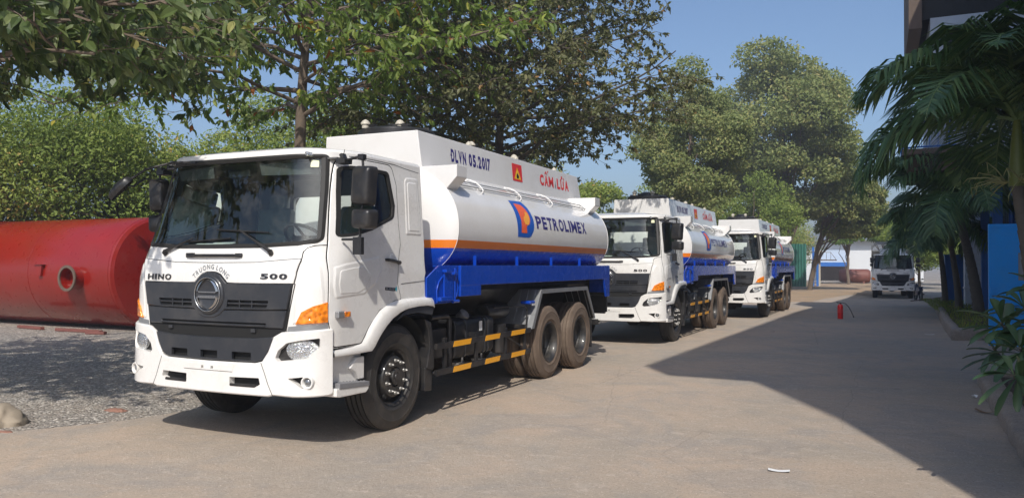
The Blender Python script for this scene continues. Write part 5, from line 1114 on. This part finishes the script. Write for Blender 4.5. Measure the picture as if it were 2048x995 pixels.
        run('warning_lettering', 'CAM', 4.84, .58, .178, fb, 2.985, M['red'], bold=.045, gap=.16)
        run('warning_lettering', 'LỬA', 5.58, .54, .178, fb, 2.985, M['red'], bold=.045, gap=.16)
        run('company_lettering', 'PETROLIMEX', 3.50, 2.09, .185, ftk, 2.21, M['navy'], bold=.035, gap=.2, cuts=np.arange(.02, .2, .02))
        def surf_poly(name, pts, m, off, parent=root, onbox=False):
            L = resample(pts, .03); v, f = cdt(L, [], .04)
            X = bx if onbox else tank_x
            return MB().add([(s * (X(b) + off), a, b) for a, b in v], f).build(name, m, parent, recalc=False, flat=True)
        mx_ = 4.84 + .58 * .50; fm = (lambda a: a) if s > 0 else (lambda a: 2 * (4.84 + .29) - a)
        surf_poly('accent_mark', [(fm(a), b) for a, b in ((mx_ - .075, 3.18), (mx_ - .045, 3.18), (mx_ - .02, 3.205), (mx_ + .005, 3.18), (mx_ + .035, 3.18), (mx_ - .01, 3.232), (mx_ - .03, 3.232))], M['red'], .003, onbox=True)
        surf_poly('accent_mark', [(fm(a), b) for a, b in ((mx_ + .03, 3.205), (mx_ + .05, 3.205), (mx_ + .095, 3.245), (mx_ + .06, 3.245))], M['red'], .003, onbox=True)
        # P logo; drawn for the +x side, mirrored for the other
        y0 = 2.84; cx = y0 + .28; fy = (lambda a: a) if s > 0 else (lambda a: 2 * cx - a)
        Q = lambda pts: [(fy(a), b) for a, b in pts]
        lg = surf_poly('company_logo', Q(rp([(y0, 2.07, 0), (y0 + .42, 2.07, .18), (y0 + .56, 2.20, .2), (y0 + .58, 2.33, .3), (y0 + .53, 2.50, .2), (y0 + .42, 2.585, .1), (y0, 2.57, 0), (y0, 2.3, 0)])), M['logoblue'], .003)
        surf_poly('logo_letter', Q(rp([(y0 + .11, 2.13, 0), (y0 + .30, 2.13, 0), (y0 + .29, 2.235, .05), (y0 + .40, 2.25, .1), (y0 + .47, 2.34, .12), (y0 + .44, 2.45, .12), (y0 + .33, 2.53, .1), (y0 + .10, 2.535, .0), (y0 + .12, 2.45, .1), (y0 + .14, 2.3, 0)])), M['logored'], .005, lg)
        surf_poly('logo_drop', Q(rp([(y0 + .26, 2.25, .05), (y0 + .36, 2.245, .08), (y0 + .44, 2.32, .08), (y0 + .42, 2.42, .05), (y0 + .34, 2.435, .02), (y0 + .31, 2.38, .02), (y0 + .235, 2.345, .03), (y0 + .22, 2.29, .05)])), M['logoyel'], .007, lg)
        # flammable sign
        y0 = 3.79
        sg = surf_poly('flammable_sign', [(y0, 2.955), (y0 + .35, 2.955), (y0 + .35, 3.215), (y0, 3.215)], M['red'], .004, onbox=True)
        cx = y0 + .175
        surf_poly('sign_triangle', [(cx - .12, 2.985), (cx + .12, 2.985), (cx, 3.165)], M['yellow'], .006, sg, True)
        surf_poly('sign_flame', rp([(cx - .035, 2.998), (cx + .035, 2.998), (cx + .05, 3.035), (cx + .022, 3.06), (cx + .012, 3.095), (cx - .006, 3.06), (cx - .02, 3.075), (cx - .045, 3.03)], .004), M['gap'], .008, sg, True)
        # small flame between the two words
        cx = 4.84 + .665
        surf_poly('warning_flame', rp([(cx - .018, 2.985), (cx + .012, 2.975), (cx + .028, 3.02), (cx + .016, 3.05), (cx + .012, 3.09), (cx - .004, 3.12), (cx - .002, 3.07), (cx - .022, 3.05), (cx - .03, 3.015)], .004), M['galv'], .004, root, True)

def copy_tree(o, parent=None, keep=None):
    c = o.copy(); COL.objects.link(c)
    if parent is not None: c.parent = parent
    for ch in list(o.children):
        if keep is None or keep(ch): copy_tree(ch, c, None)
    return c
TG = 'tanker lorries parked in a row'
truck = empty('tanker_lorry', (-5.6733, 6.7674, 0), 0.); tag(truck, 'nearest white and blue tanker lorry, its whole cab front and wheels in full view', 'lorry', TG)
build_cab(truck); build_chassis(truck); cab_children = set(o.name for o in truck.children); build_tank_body(truck)
t2 = copy_tree(truck); t2.location = (-5.2689, 17.366, 0); t2.rotation_euler = (0, 0, -.01446); t2['label'] = 'second tanker lorry in the row, between the nearest one and the farthest tanker'
t3 = copy_tree(truck); t3.location = (-4.4788, 26.938, 0); t3.rotation_euler = (0, 0, -.01498); t3['label'] = 'third and farthest tanker lorry of the row, in front of the green metal sheet'
# ---------------- long building on the right
M['wallwhite'] = mat('white_cladding', (.66, .72, .80), .5, var=.08, vscale=1.5, dust=(.35, .34, .32, .35), dscale=1.2)
M['wallblue'] = mat('blue_cladding', (.03, .15, .50), .45, var=.12, vscale=2)
M['doorblue'] = mat('bright_blue_steel_door', (.008, .33, .86), .4, var=.10, vscale=2.5, dust=(.10, .34, .62, .25), dscale=3, bump=.04, bscale=8)
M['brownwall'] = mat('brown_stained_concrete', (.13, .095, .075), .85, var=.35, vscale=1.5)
M['dark'] = mat('dark_interior', (.02, .022, .025), .8)
M['redtank'] = mat('red_oxide_tank_paint', (.25, .009, .005), .30, coat=.5, var=.22, vscale=.8, dust=(.20, .03, .018, .35), dscale=1.4, rvar=.1, bump=.03, bscale=3)
M['browntank'] = mat('brown_red_primer', (.20, .075, .06), .6, var=.25, vscale=2)
M['rust'] = mat('rusty_flange', (.17, .125, .095), .6, .3, var=.4, vscale=8)
M['green'] = mat('green_sheet', (.03, .16, .12), .55, var=.25, vscale=2, dust=(.12, .2, .16, .4), dscale=3)
M['extred'] = mat('extinguisher_red', (.78, .015, .015), .25, coat=.6)
M['farwhite'] = mat('far_white_wall', (.70, .72, .74), .6, var=.06, vscale=.6)
def bd(a, t): return (2.9 + .046 * t + a, t)   # a = metres out from the wall plane (+x into the building), t = along it
blg = empty('factory_building', (2.9, 0, 0)); tag(blg, 'long white and blue clad factory building along the right side of the road', 'building')
OFF = Vector((2.9, 0, 0))
def W3(mb, name, m, parent, **k):
    mb.v = [(p[0] - 2.9, p[1], p[2]) for p in mb.v]; return mb.build(name, m, parent, **k)
mb = MB(); V = []; N = 260
for i in range(N + 1):
    for j, (o_, dt) in enumerate(((0, 0), (0, .12), (.03, .14), (.03, .22))):
        t = .6 + (58 - .6) * i / N + dt; x, y = bd(o_, t); V += [(x, y, 1.3), (x, y, 12.6)]
n = len(V) // 2; mb.add(V, [(2 * i, 2 * i + 2, 2 * i + 3, 2 * i + 1) for i in range(n - 1)]); W3(mb, 'cladding', M['wallwhite'], blg, recalc=False, flat=True)
mb = MB(); x0, y0 = bd(.06, .6); x1, y1 = bd(.06, 58); mb.prism([(x0, y0), (x1, y1), (x1 + 9, y1), (x0 + 9, y0)], 'z', -.4, 12.6); W3(mb, 'wall', M['farwhite'], blg)
mb = MB(); x0, y0 = bd(-.05, .6); x1, y1 = bd(-.05, 58); mb.prism([(x0, y0), (x1, y1), (x1 + .1, y1), (x0 + .1, y0)], 'z', -.4, 1.3); W3(mb, 'plinth', M['kerb'], blg)
for t in np.arange(3.2, 58, 5.0):
    mb = MB(); x, y = bd(-.09, t); mb.bb(x, x + .16, y - .22, y + .22, -.35, 12.5); mb.bb(x - .02, x + .1, y + .35, y + .43, .1, 12.5); W3(mb, 'pilaster', M['wallblue'], blg, bevel=.01)
for t in np.arange(5.7, 56, 5.0):
    mb = MB(); x, y = bd(-.04, t); mb.bb(x, x + .1, y - 1.3, y + 1.3, 3.2, 5.0); f = W3(mb, 'window_frame', M['wallblue'], blg)
    for k in (-1, 1): mb = MB(); mb.bb(x - .015, x - .003, y + k * .63 - .56, y + k * .63 + .56, 3.3, 4.9); W3(mb, 'pane', M['sglass'] if False else M['dark'], f)
# unseen roof slab, its overhang outline shaped to cast the shadow on the road
H = 13.0; sh = lambda x, y: (x + LD.x / LD.z * H, y + LD.y / LD.z * H)
RO = [sh(*p) for p in ((-3.57, 12.95), (-3.06, 12.18), (-1.76, 12.13), (.17, 8.3), (1.0, 6.75))]
mb = MB(); p0 = RO[0]; far = (p0[0] + .0455 * 58, p0[1] + 58); mb.prism(RO + [(14, RO[-1][1]), (14, far[1]), far], 'z', 12.75, 13.0); W3(mb, 'roof', M['galv'], blg)
# blue steel gate leaf standing open across the building line
gate = empty('steel_gate', (3.76, 18.75, 0)); tag(gate, 'bright blue steel gate leaf with a small grey window, standing open beside the palms', 'gate')
mb = MB(); wn = rp([(-1.20, 1.42), (-.66, 1.42), (-.66, 1.98), (-1.20, 1.98)], .01)
v, f = cdt(resample([(-1.72, .08), (0, .08), (0, 2.56), (-1.72, 2.56)], .4), [wn], .4); mb.add([(a, -.03, b) for a, b in v], f); mb.add([(a, .03, b) for a, b in v], [q[::-1] for q in f])
for a, b, c, d in ((-1.72, 0, .08, .14), (-1.72, 0, 2.50, 2.57), (-1.72, -1.66, .14, 2.5), (-.06, 0, .14, 2.5)): mb.bb(a, b, -.045, .045, c, d)
mb.build('gate_leaf', M['doorblue'], gate, recalc=False, flat=True)
mb = MB(); mb.bb(-1.2, -.66, -.01, .01, 1.42, 1.98); mb.build('gate_window', M['galv'], gate)
mb = MB(); mb.bb(-1.60, -1.0, -.075, -.05, .92, .95); mb.tube([(-1.5, -.05, .80), (-1.5, -.11, .80), (-1.5, -.11, .62), (-1.5, -.05, .62)], .012, 6); mb.box((-1.66, -.06, 1.2), (.06, .04, .12)); mb.build('gate_bolt', M['doorblue'], gate)
# raised annex room with a railed balcony, carried on posts
an = empty('annex_room', (1.2, 26.5, 0)); tag(an, 'raised brown annex room with a blue-railed balcony, behind the palm fronds', 'annex')
def A3(mb, name, m, **k):
    par = k.pop('parent', an); mb.v = [(p[0] - 1.2, p[1] - 26.5, p[2]) for p in mb.v]; return mb.build(name, m, par, **k)
M['palewall'] = mat('pale_painted_wall', (.46, .52, .60), .6, var=.12, vscale=1.5, dust=(.25, .25, .25, .5), dscale=1.5)
mb = MB(); mb.bb(1.45, 4.3, 27.0, 31.5, 4.7, 9.3); A3(mb, 'room_wall', M['palewall'])
mb = MB(); mb.bb(.86, 1.22, 26.9, 31.8, 9.0, 12.0); A3(mb, 'fascia', M['brownwall'])
mb = MB(); mb.bb(1.221, 4.4, 27.1, 31.6, 9.301, 12.0); A3(mb, 'upper_wall', M['dark'])
mb = MB(); mb.bb(.66, 2.2, 26.3, 31.4, 5.05, 5.22); mb.bb(.78, 2.1, 26.5, 31.0, 4.55, 5.049); A3(mb, 'balcony_slab', M['brownwall'])
mb = MB(); zs = 5.22
for z in (6.05, 5.28): mb.tube([(1.9, 26.4, z), (.95, 26.4, z), (.75, 26.55, z), (.70, 26.8, z), (.72, 31, z)], .028, 6); mb.tube([(1.9, 26.4, z), (2.2, 26.4, z)], .028, 6)
for x in np.arange(.95, 2.2, .22): mb.tube([(x, 26.4, 5.25), (x, 26.4, 6.05)], .010, 5)
for y in np.arange(26.9, 31, .25): mb.tube([(.71, y, 5.25), (.71, y, 6.05)], .010, 5)
mb.tube([(1.9, 26.4, 5.2), (1.9, 26.4, 6.5)], .03, 6); A3(mb, 'railing', M['wallblue'])
for x, y in ((3.2, 27.2), (3.3, 31.2)): mb = MB(); mb.bb(x - .12, x + .12, y - .12, y + .12, -.1, 4.7); A3(mb, 'post', M['wallblue'])
mb = MB(); mb.bb(1.9, 2.9, 26.98, 26.995, 6.4, 9.0); A3(mb, 'doorway', M['dark'])
# small wall of blue boxes and white pillar behind the palms
for px, d, w_, h_, nm, lab, m_ in ((1912, 34.5, .9, 2.3, 'metal_cabinet', 'blue metal cabinet behind the palm trunks', 'wallblue'), (1944, 30.5, .55, 4.4, 'wall_pillar', 'tall pale pillar between the blue gate and the middle palm', 'wallwhite')):
    x, y, _ = at(px, d); mb = MB(); mb.bb(-w_ / 2, w_ / 2, -.25, .25, 0, h_)
    if nm == 'metal_cabinet': mb.bb(-.01, .01, -.262, -.25, .1, h_ - .1); mb.bb(-w_ / 2 - .03, w_ / 2 + .03, -.28, .28, h_, h_ + .06)
    else: mb.bb(-w_ / 2 - .03, w_ / 2 + .03, -.27, .27, .9, .97); mb.bb(-w_ / 2 - .03, w_ / 2 + .03, -.28, .28, h_, h_ + .08)
    o = mb.build(nm, M[m_], None, bevel=.01); o.location = (x, y, gz(y)); tag(o, lab, nm.split('_')[-1])
# ---------------- red storage tank lying on the left
rt = empty('storage_tank', (-16.75, 14.3, 0)); tag(rt, 'big red steel tank lying on its side on the gravel', 'tank'); R_ = 1.42; cz = 1.44
mb = MB(); mb.lathe([(.001, .10), (.6, .09), (1.05, .06), (1.33, .02), (1.40, -.03), (R_, -.08), (R_, -3), (R_, -6), (R_, -9), (R_, -13), (.001, -13.1)], (0, 0, cz), 'x', 72)
mb.build('shell', M['redtank'], rt, ang=24)
mb = MB()
for x in (-.09, -3.1, -6.1, -9.1): mb.tube([(x, (R_ + .001) * math.cos(a), cz + (R_ + .001) * math.sin(a)) for a in [2 * PI * k / 64 for k in range(64)]], .008, 5, closed=True); mb.build('weld_seam', M['redtank'], rt); mb = MB()
def stub(xc, zc, r, ln, nm):
    y = -math.sqrt(R_ ** 2 - (zc - cz) ** 2); mb = MB(); mb.tube([(xc, y + .08, zc), (xc, y - ln, zc)], r * .86, 28, cap=False); mb.tube([(xc, y + .08, zc), (xc, y - ln, zc)], r * .80, 28, cap=False); st = mb.build('pipe_stub', M['redtank'], rt, recalc=False)
    mb = MB(); n = 32; A = []
    for k in range(n): a = 2 * PI * k / n; A += [(xc + q * math.cos(a), yy, zc + q * math.sin(a)) for q, yy in ((r * .80, y - ln), (r, y - ln), (r, y - ln - .035), (r * .80, y - ln - .035))]
    mb.add(A, [(4 * i + j, 4 * i + (j + 1) % 4, 4 * ((i + 1) % n) + (j + 1) % 4, 4 * ((i + 1) % n) + j) for i in range(n) for j in range(4)]); mb.build('flange', M['rust'], st); mb = MB(); mb.tube([(xc, y + .05, zc), (xc, y + .06, zc)], r * .8, 24); mb.build('pipe_end', M['rust'], st)
stub(-1.22, 1.30, .32, .24, 'pipe')
for x in (-2.45, -4.55, -7.2): mb = MB(); y = -math.sqrt(R_ ** 2 - .3 ** 2); mb.prism([(0, 0), (-.30, 0), (-.16, -.28), (-.05, -.28)], 'y', y - .10, y + .05); mb.v = [(p[0] + x, p[1], p[2] + 1.62) for p in mb.v]; mb.add([(x - .34, y + .02, 1.63), (x + .06, y + .02, 1.63), (x + .06, y - .14, 1.63), (x - .34, y - .14, 1.63)], [(0, 1, 2, 3)]); mb.build('lifting_lug', M['redtank'], rt)
mb = MB()
for x, y, l, a in ((-1.0, -1.5, 1.5, .06), (-2.9, -1.45, 1.1, -.1), (-.1, -1.7, .5, .3)): mb = MB(); mb.box((0, 0, .045), (l, .11, .07), rz=a); o = mb.build('timber_scrap', M['browntank'], None, bevel=.008); o.location = (-16.75 + x, 14.3 + y, -.02); tag(o, {1.5: 'longest red-brown plank on the gravel under the end of the red tank', 1.1: 'red-brown plank left of the longest one, under the red tank', .5: 'short red-brown block at the right end of the red tank'}[l], 'plank')
# rock, brick bits, papers
def rock(label, loc, s, m, seed, name='rock'):
    bm = bmesh.new(); bmesh.ops.create_icosphere(bm, subdivisions=4, radius=1); r = np.random.default_rng(seed); ph = r.uniform(0, 6, 6)
    for v in bm.verts:
        c = v.co; f = 1 + .10 * abs(math.sin(c.x * 3 + c.y * 4 + c.z * 5)) + .18 * math.sin(c.x * 2.3 + ph[0]) + .13 * math.sin(c.y * 3.1 + ph[1]) + .1 * math.sin(c.z * 4 + ph[2]) + .05 * math.sin(c.x * 9 + c.y * 7 + ph[3]) + .03 * math.sin(c.z * 17 + c.x * 13 + ph[4]); v.co = Vector((c.x * s[0], c.y * s[1], max(-.2, c.z) * s[2])) * f
    me = bpy.data.meshes.new(name); bm.to_mesh(me); bm.free(); me.materials.append(m); me.shade_smooth(); me.set_sharp_from_angle(angle=rad(60)); o = newobj(name, me); o.location = loc; tag(o, label, name.split('_')[-1]); return o
M['rock'] = mat('pale_rock', (.30, .25, .19), .9, var=.3, vscale=6, bump=.6, bscale=14); M['brick'] = mat('brick_chip', (.27, .14, .10), .9, var=.3, vscale=12, bump=.4, bscale=30)
rock('pale rounded rock at the left edge of the concrete', (-8.42, 5.16, .0), (.27, .20, .17), M['rock'], 8)
rock('flat red-brown brick chip in front of the rock', (-7.95, 4.95, -.01), (.10, .05, .02), M['brick'], 4, 'brick_chip')
rock('red brick chip lying in the gravel right of the rock', (-8.0, 6.25, -.01), (.14, .07, .025), M['brick'], 5, 'brick_chip')
def litter(px, py, l, w_, m_, label, name, rz=0., curl=.01):
    c = 1.70 * 1559.9 / (py - 528); x, y, _ = at(px, c); mb = MB(); n = 6; V = []
    for i in range(n + 1):
        t = i / n - .5; V += [(t * l, -w_ / 2, .006 + curl * (2 * t) ** 2), (t * l, w_ / 2, .008 + curl * abs(2 * t) ** 1.5)]
    mb.add(V, [(2 * i, 2 * i + 1, 2 * i + 3, 2 * i + 2) for i in range(n)]); o = mb.build(name, m_, None, ang=80); o.location = (x, y, .002); o.rotation_euler = (0, 0, rz); tag(o, label, name.split('_')[-1]); return o
litter(1557, 938, .17, .055, M['paper'], 'white scrap of paper on the sunlit concrete near the bottom', 'paper_scrap', .1)
litter(1947, 790, .07, .05, M['paper'], 'small crumpled white scrap in the shade near the kerb', 'paper_scrap', 1.0, .03)
litter(1858, 665, .22, .07, M['paper'], 'white scrap in the shade beside the palm bed', 'paper_scrap', .2)
M['dryleaf'] = mat('dry_leaf', (.20, .12, .06), .8, var=.3)
litter(1968, 820, .22, .05, M['dryleaf'], 'curled dry brown leaf in the shade by the near kerb', 'dry_leaf', -.5, .03)
litter(1545, 661, .10, .05, mat('dark_scrap', (.03, .03, .03), .7), 'dark scrap on the shaded road', 'dark_scrap', .3)
# fire extinguisher on the road
d = 1.70 * 1559.9 / (634 - 528); x, y, _ = at(1680, d); ex = empty('fire_extinguisher', (x, y, 0)); tag(ex, 'red fire extinguisher with a black hose standing on the shaded road', 'fire extinguisher')
mb = MB(); mb.tube([(0, 0, 0), (0, 0, .02), (0, 0, .40), (0, 0, .44), (0, 0, .465), (0, 0, .48)], [.078, .085, .085, .075, .045, .02], 24); mb.build('cylinder', M['extred'], ex, ang=50)
mb = MB(); mb.tube([(0, 0, .47), (0, 0, .52)], .018, 10); mb.box((-.05, 0, .525), (.14, .02, .015), ry=.2); mb.box((-.05, 0, .50), (.11, .02, .012)); mb.build('valve_handle', M['black'], ex)
mb = MB(); mb.tube([(0, 0, .50), (.08, -.02, .52), (.16, -.03, .49), (.24, -.04, .40), (.32, -.05, .26), (.37, -.06, .13)], .011, 8); mb.tube([(.37, -.06, .13), (.40, -.065, .06)], [.012, .02], 8); mb.build('hose', M['black'], ex)
mb = MB(); mb.tube([(0, 0, .20), (0, 0, .32)], .0862, 24, cap=False); mb.build('label_band', mat('extinguisher_label', (.70, .03, .03), .4), ex)
# ---------------- far lorry facing us in the shade
x, y, _ = at(1785.5, 49); t4 = empty('cargo_lorry', (x, y + 1.3, gz(y)), .0); tag(t4, 'white cargo lorry facing us in the shade at the far end of the road', 'lorry')
for ch in list(truck.children):
    if ch.name in cab_children and 'paper' not in ch.name: copy_tree(ch, t4)
M['canvas'] = mat('cargo_body_beige', (.30, .27, .22), .7, var=.15, vscale=2)
mb = MB(); mb.bb(-1.22, 1.22, .75, 7.4, 1.15, 1.30); mb.bb(-1.22, 1.22, .75, .82, 1.30, 3.05); mb.bb(-1.25, -1.2, .75, 7.4, 1.30, 2.9); mb.bb(1.2, 1.25, .75, 7.4, 1.30, 2.9); mb.build('cargo_body', M['canvas'], t4, bevel=.02)
mb = MB()
for z in (2.9, 3.1, 3.35): mb.tube([(-1.22, .8, z), (-1.0, .8, z + .12 * (z > 3.3)), (1.0, .8, z + .12 * (z > 3.3)), (1.22, .8, z)], .025, 5)
for yy in np.arange(.8, 7.4, 1.1): mb.tube([(-1.22, yy, 2.9), (-1.22, yy, 3.35), (-.9, yy, 3.6), (.9, yy, 3.6), (1.22, yy, 3.35), (1.22, yy, 2.9)], .022, 5)
for xx in (-1.22, -.5, .5, 1.22): mb.tube([(xx, .8, 2.9), (xx, .8, 3.4)], .02, 5); mb.tube([(xx, .8, 3.35 + .2 * (abs(xx) < 1)), (xx, 7.4, 3.35 + .2 * (abs(xx) < 1))], .02, 5)
mb.build('cargo_frame', M['galv'], t4)
mb = MB(); mb.prism([(-.5, 2.80), (-.1, 3.12), (.15, 3.18), (.2, 2.80)], 'x', -.75, .75); mb.build('roof_deflector', M['white'], t4, bevel=.08, seg=4)
# motorbike beside it
bx_, by_, _ = at(1836, 45.5); bk_ = empty('motorbike', (bx_, by_, gz(by_)), rad(100)); tag(bk_, 'dark parked motorbike in front of the right side of the far lorry', 'motorbike')
for xx in (-.62, .62):
    mb = MB(); mb.lathe([(.29, -.04), (.30, -.045), (.33, -.03), (.335, 0), (.33, .03), (.30, .045), (.29, .04)], (xx, 0, .335), 'y', 32); wt = mb.build('wheel', M['tyre'], bk_)
    mb = MB(); mb.tube([(xx, -.05, .335), (xx, .05, .335)], .05, 10)
    for k in range(6): a = k * PI / 3; mb.tube([(xx, 0, .335), (xx + .29 * math.cos(a), 0, .335 + .29 * math.sin(a))], .01, 4)
    mb.build('rim', M['steel'], wt)
mb = MB(); mb.prism([(-.75, .62), (-.55, .78), (.05, .78), (.12, .60), (.30, .58), (.42, .92), (.50, .95), (.46, .55), (.25, .32), (-.2, .30), (-.35, .48)], 'y', -.11, .11); mb.build('body', mat('dark_blue_bodywork', (.02, .025, .06), .3, coat=.6), bk_, bevel=.04, seg=3)
mb = MB(); mb.prism([(-.72, .78), (-.60, .84), (-.1, .82), (.05, .78)], 'y', -.12, .12); mb.build('saddle', M['black'], bk_, bevel=.03, seg=3)
mb = MB(); mb.tube([(.62, 0, .335), (.50, 0, .80), (.44, 0, .98)], .028, 8); mb.tube([(.44, -.34, 1.02), (.47, -.12, 1.0), (.47, .12, 1.0), (.44, .34, 1.02)], .015, 8); mb.tube([(-.62, .1, .335), (-.1, .1, .36)], .02, 6); mb.tube([(-.2, -.13, .28), (-.7, -.14, .42)], .035, 10); mb.tube([(.0, .0, .3), (.02, .25, .0)], .012, 5)
mb.build('handlebar_and_frame', M['chassis'], bk_)
for s in (-1, 1): mb = MB(); mb.tube([(.45, s * .25, 1.02), (.44, s * .30, 1.2)], .008, 5); mb.box((.44, s * .32, 1.24), (.02, .12, .08)); mb.build('mirror', M['black'], bk_, bevel=.01)
# pile of scrap rods by the palm bed
for i, (px, d, l, a) in enumerate(((1868, 44, 1.8, .5), (1862, 43, 2.2, .35), (1880, 42, 1.5, .8))):
    x, y, _ = at(px, d); mb = MB(); mb.tube([(-l / 2, 0, .05), (l / 2, 0, .30)], .03, 6); mb.tube([(l * .3, -.03, .05), (l * .5, .03, .32)], .02, 5); o = mb.build('scrap_pipe', M['rust'], None); o.location = (x, y, gz(y)); o.rotation_euler = (0, 0, a); tag(o, ('rusty scrap pipe leaning by the motorbike', 'longest rusty scrap pipe on the ground near the motorbike', 'short rusty scrap pipe nearest the palm bed')[i], 'pipe')
# ---------------- far end of the yard
x, y, _ = at(1709, 92); bt = empty('primer_tank', (x, y, gz(y))); tag(bt, 'brown primed cylinder lying at the far end of the sandy yard', 'tank'); mb = MB()
mb.lathe([(.001, -1.75), (.6, -1.70), (.76, -1.5), (.80, -1.3), (.80, 0), (.80, 1.3), (.76, 1.5), (.6, 1.70), (.001, 1.75)], (0, 0, .86), 'x', 40); mb.build('shell', M['browntank'], bt, ang=60)
mb = MB(); mb.bb(-1.1, -.9, -.5, .5, 0, .22); mb.bb(.9, 1.1, -.5, .5, 0, .22); mb.build('cradle', M['browntank'], bt)
x, y, _ = at(1595, 76); gs = empty('sheet_fence', (x, y, gz(y))); tag(gs, 'green corrugated metal sheet fence behind the third tanker', 'fence'); mb = MB(); V = []
for i in range(120):
    a = -7 + i * .0655; V += [(a, .05 * math.sin(i * 1.6), 0), (a, .05 * math.sin(i * 1.6), 4.15)]
mb.add(V, [(2 * i, 2 * i + 2, 2 * i + 3, 2 * i + 1) for i in range(119)]); mb.build('sheet', M['green'], gs, recalc=False)
mb = MB(); mb.bb(-7, .8, .08, .14, 3.6, 3.7); mb.bb(-7, .8, .08, .14, .6, .7); mb.build('rail', M['galv'], gs)
x, y, _ = at(1636, 78); gp = empty('gate_post', (x, y, gz(y))); tag(gp, 'blue and cream post carrying a small railed platform at the far yard', 'post')
mb = MB(); mb.bb(-.16, .06, -.15, .15, 0, 3.9); mb.bb(-.55, -.35, -.1, .1, 0, 3.9); mb.build('blue_post', M['wallblue'], gp); mb = MB(); mb.bb(.061, .22, -.15, .15, 0, 4.6); mb.build('cream_post', M['beige'], gp)
mb = MB(); mb.bb(-.9, 1.7, -.5, .5, 2.55, 2.65); mb.tube([(.2, -.5, 3.4), (1.2, -.5, 3.35), (1.7, -.5, 2.65)], .025, 5); mb.tube([(-.9, -.5, 3.4), (.2, -.5, 3.4)], .025, 5)
for q in (-.9, -.3, .3, .8, 1.2): mb.tube([(q, -.5, 2.65), (q, -.5, 3.38)], .02, 5)
mb.build('platform', M['rust'], gp)
x, y, _ = at(1700, 108); fb_ = empty('far_warehouse', (x, y, gz(y))); tag(fb_, 'low white warehouse with a blue canopy edge at the far end', 'building')
mb = MB(); mb.bb(-20, 9, 0, 8, 0, 5.4); mb.build('wall', M['farwhite'], fb_); mb = MB(); mb.prism([(-1.2, 5.4), (-1.2, 5.55), (4, 6.6), (9, 5.5)], 'x', -20.4, 9.4); mb.build('roof', M['galv'], fb_)
mb = MB(); mb.prism([(-2.6, 2.05), (-2.6, 2.45), (0, 4.3), (0, 3.9)], 'x', -4.5, -.2); cn = mb.build('canopy', mat('pale_blue_canopy', (.42, .50, .62), .5, var=.05), fb_); mb = MB(); mb.bb(-4.55, -.15, -2.66, -2.6, 1.95, 2.5); mb.build('fascia', M['wallblue'], cn)
mb = MB(); mb.bb(-4.4, -.3, -.06, -.01, 0, 2.4); mb.build('brown_wall', M['brownwall'], fb_)  # dark brown wall panel under the canopy
for k in range(6): mb = MB(); mb.bb(-18 + k * 2.6, -16.8 + k * 2.6, -.05, -.01, 1.2, 2.6); mb.build('window', M['dark'], fb_)

# ---------------- the day's haze
hm = bpy.data.materials.new('haze_air'); hm.use_nodes = True; t = hm.node_tree; t.nodes.remove(t.nodes['Principled BSDF']); pv = t.nodes.new('ShaderNodeVolumePrincipled')
pv.inputs['Color'].default_value = (.86, .91, 1.0, 1); pv.inputs['Density'].default_value = .0020; pv.inputs['Anisotropy'].default_value = .2; t.links.new(pv.outputs[0], t.nodes['Material Output'].inputs['Volume'])
mb = MB(); mb.bb(-950, 950, -450, 1450, -2.5, 26.0); hz_ = mb.build('haze', hm, None, flat=True); tag(hz_, kind='stuff')
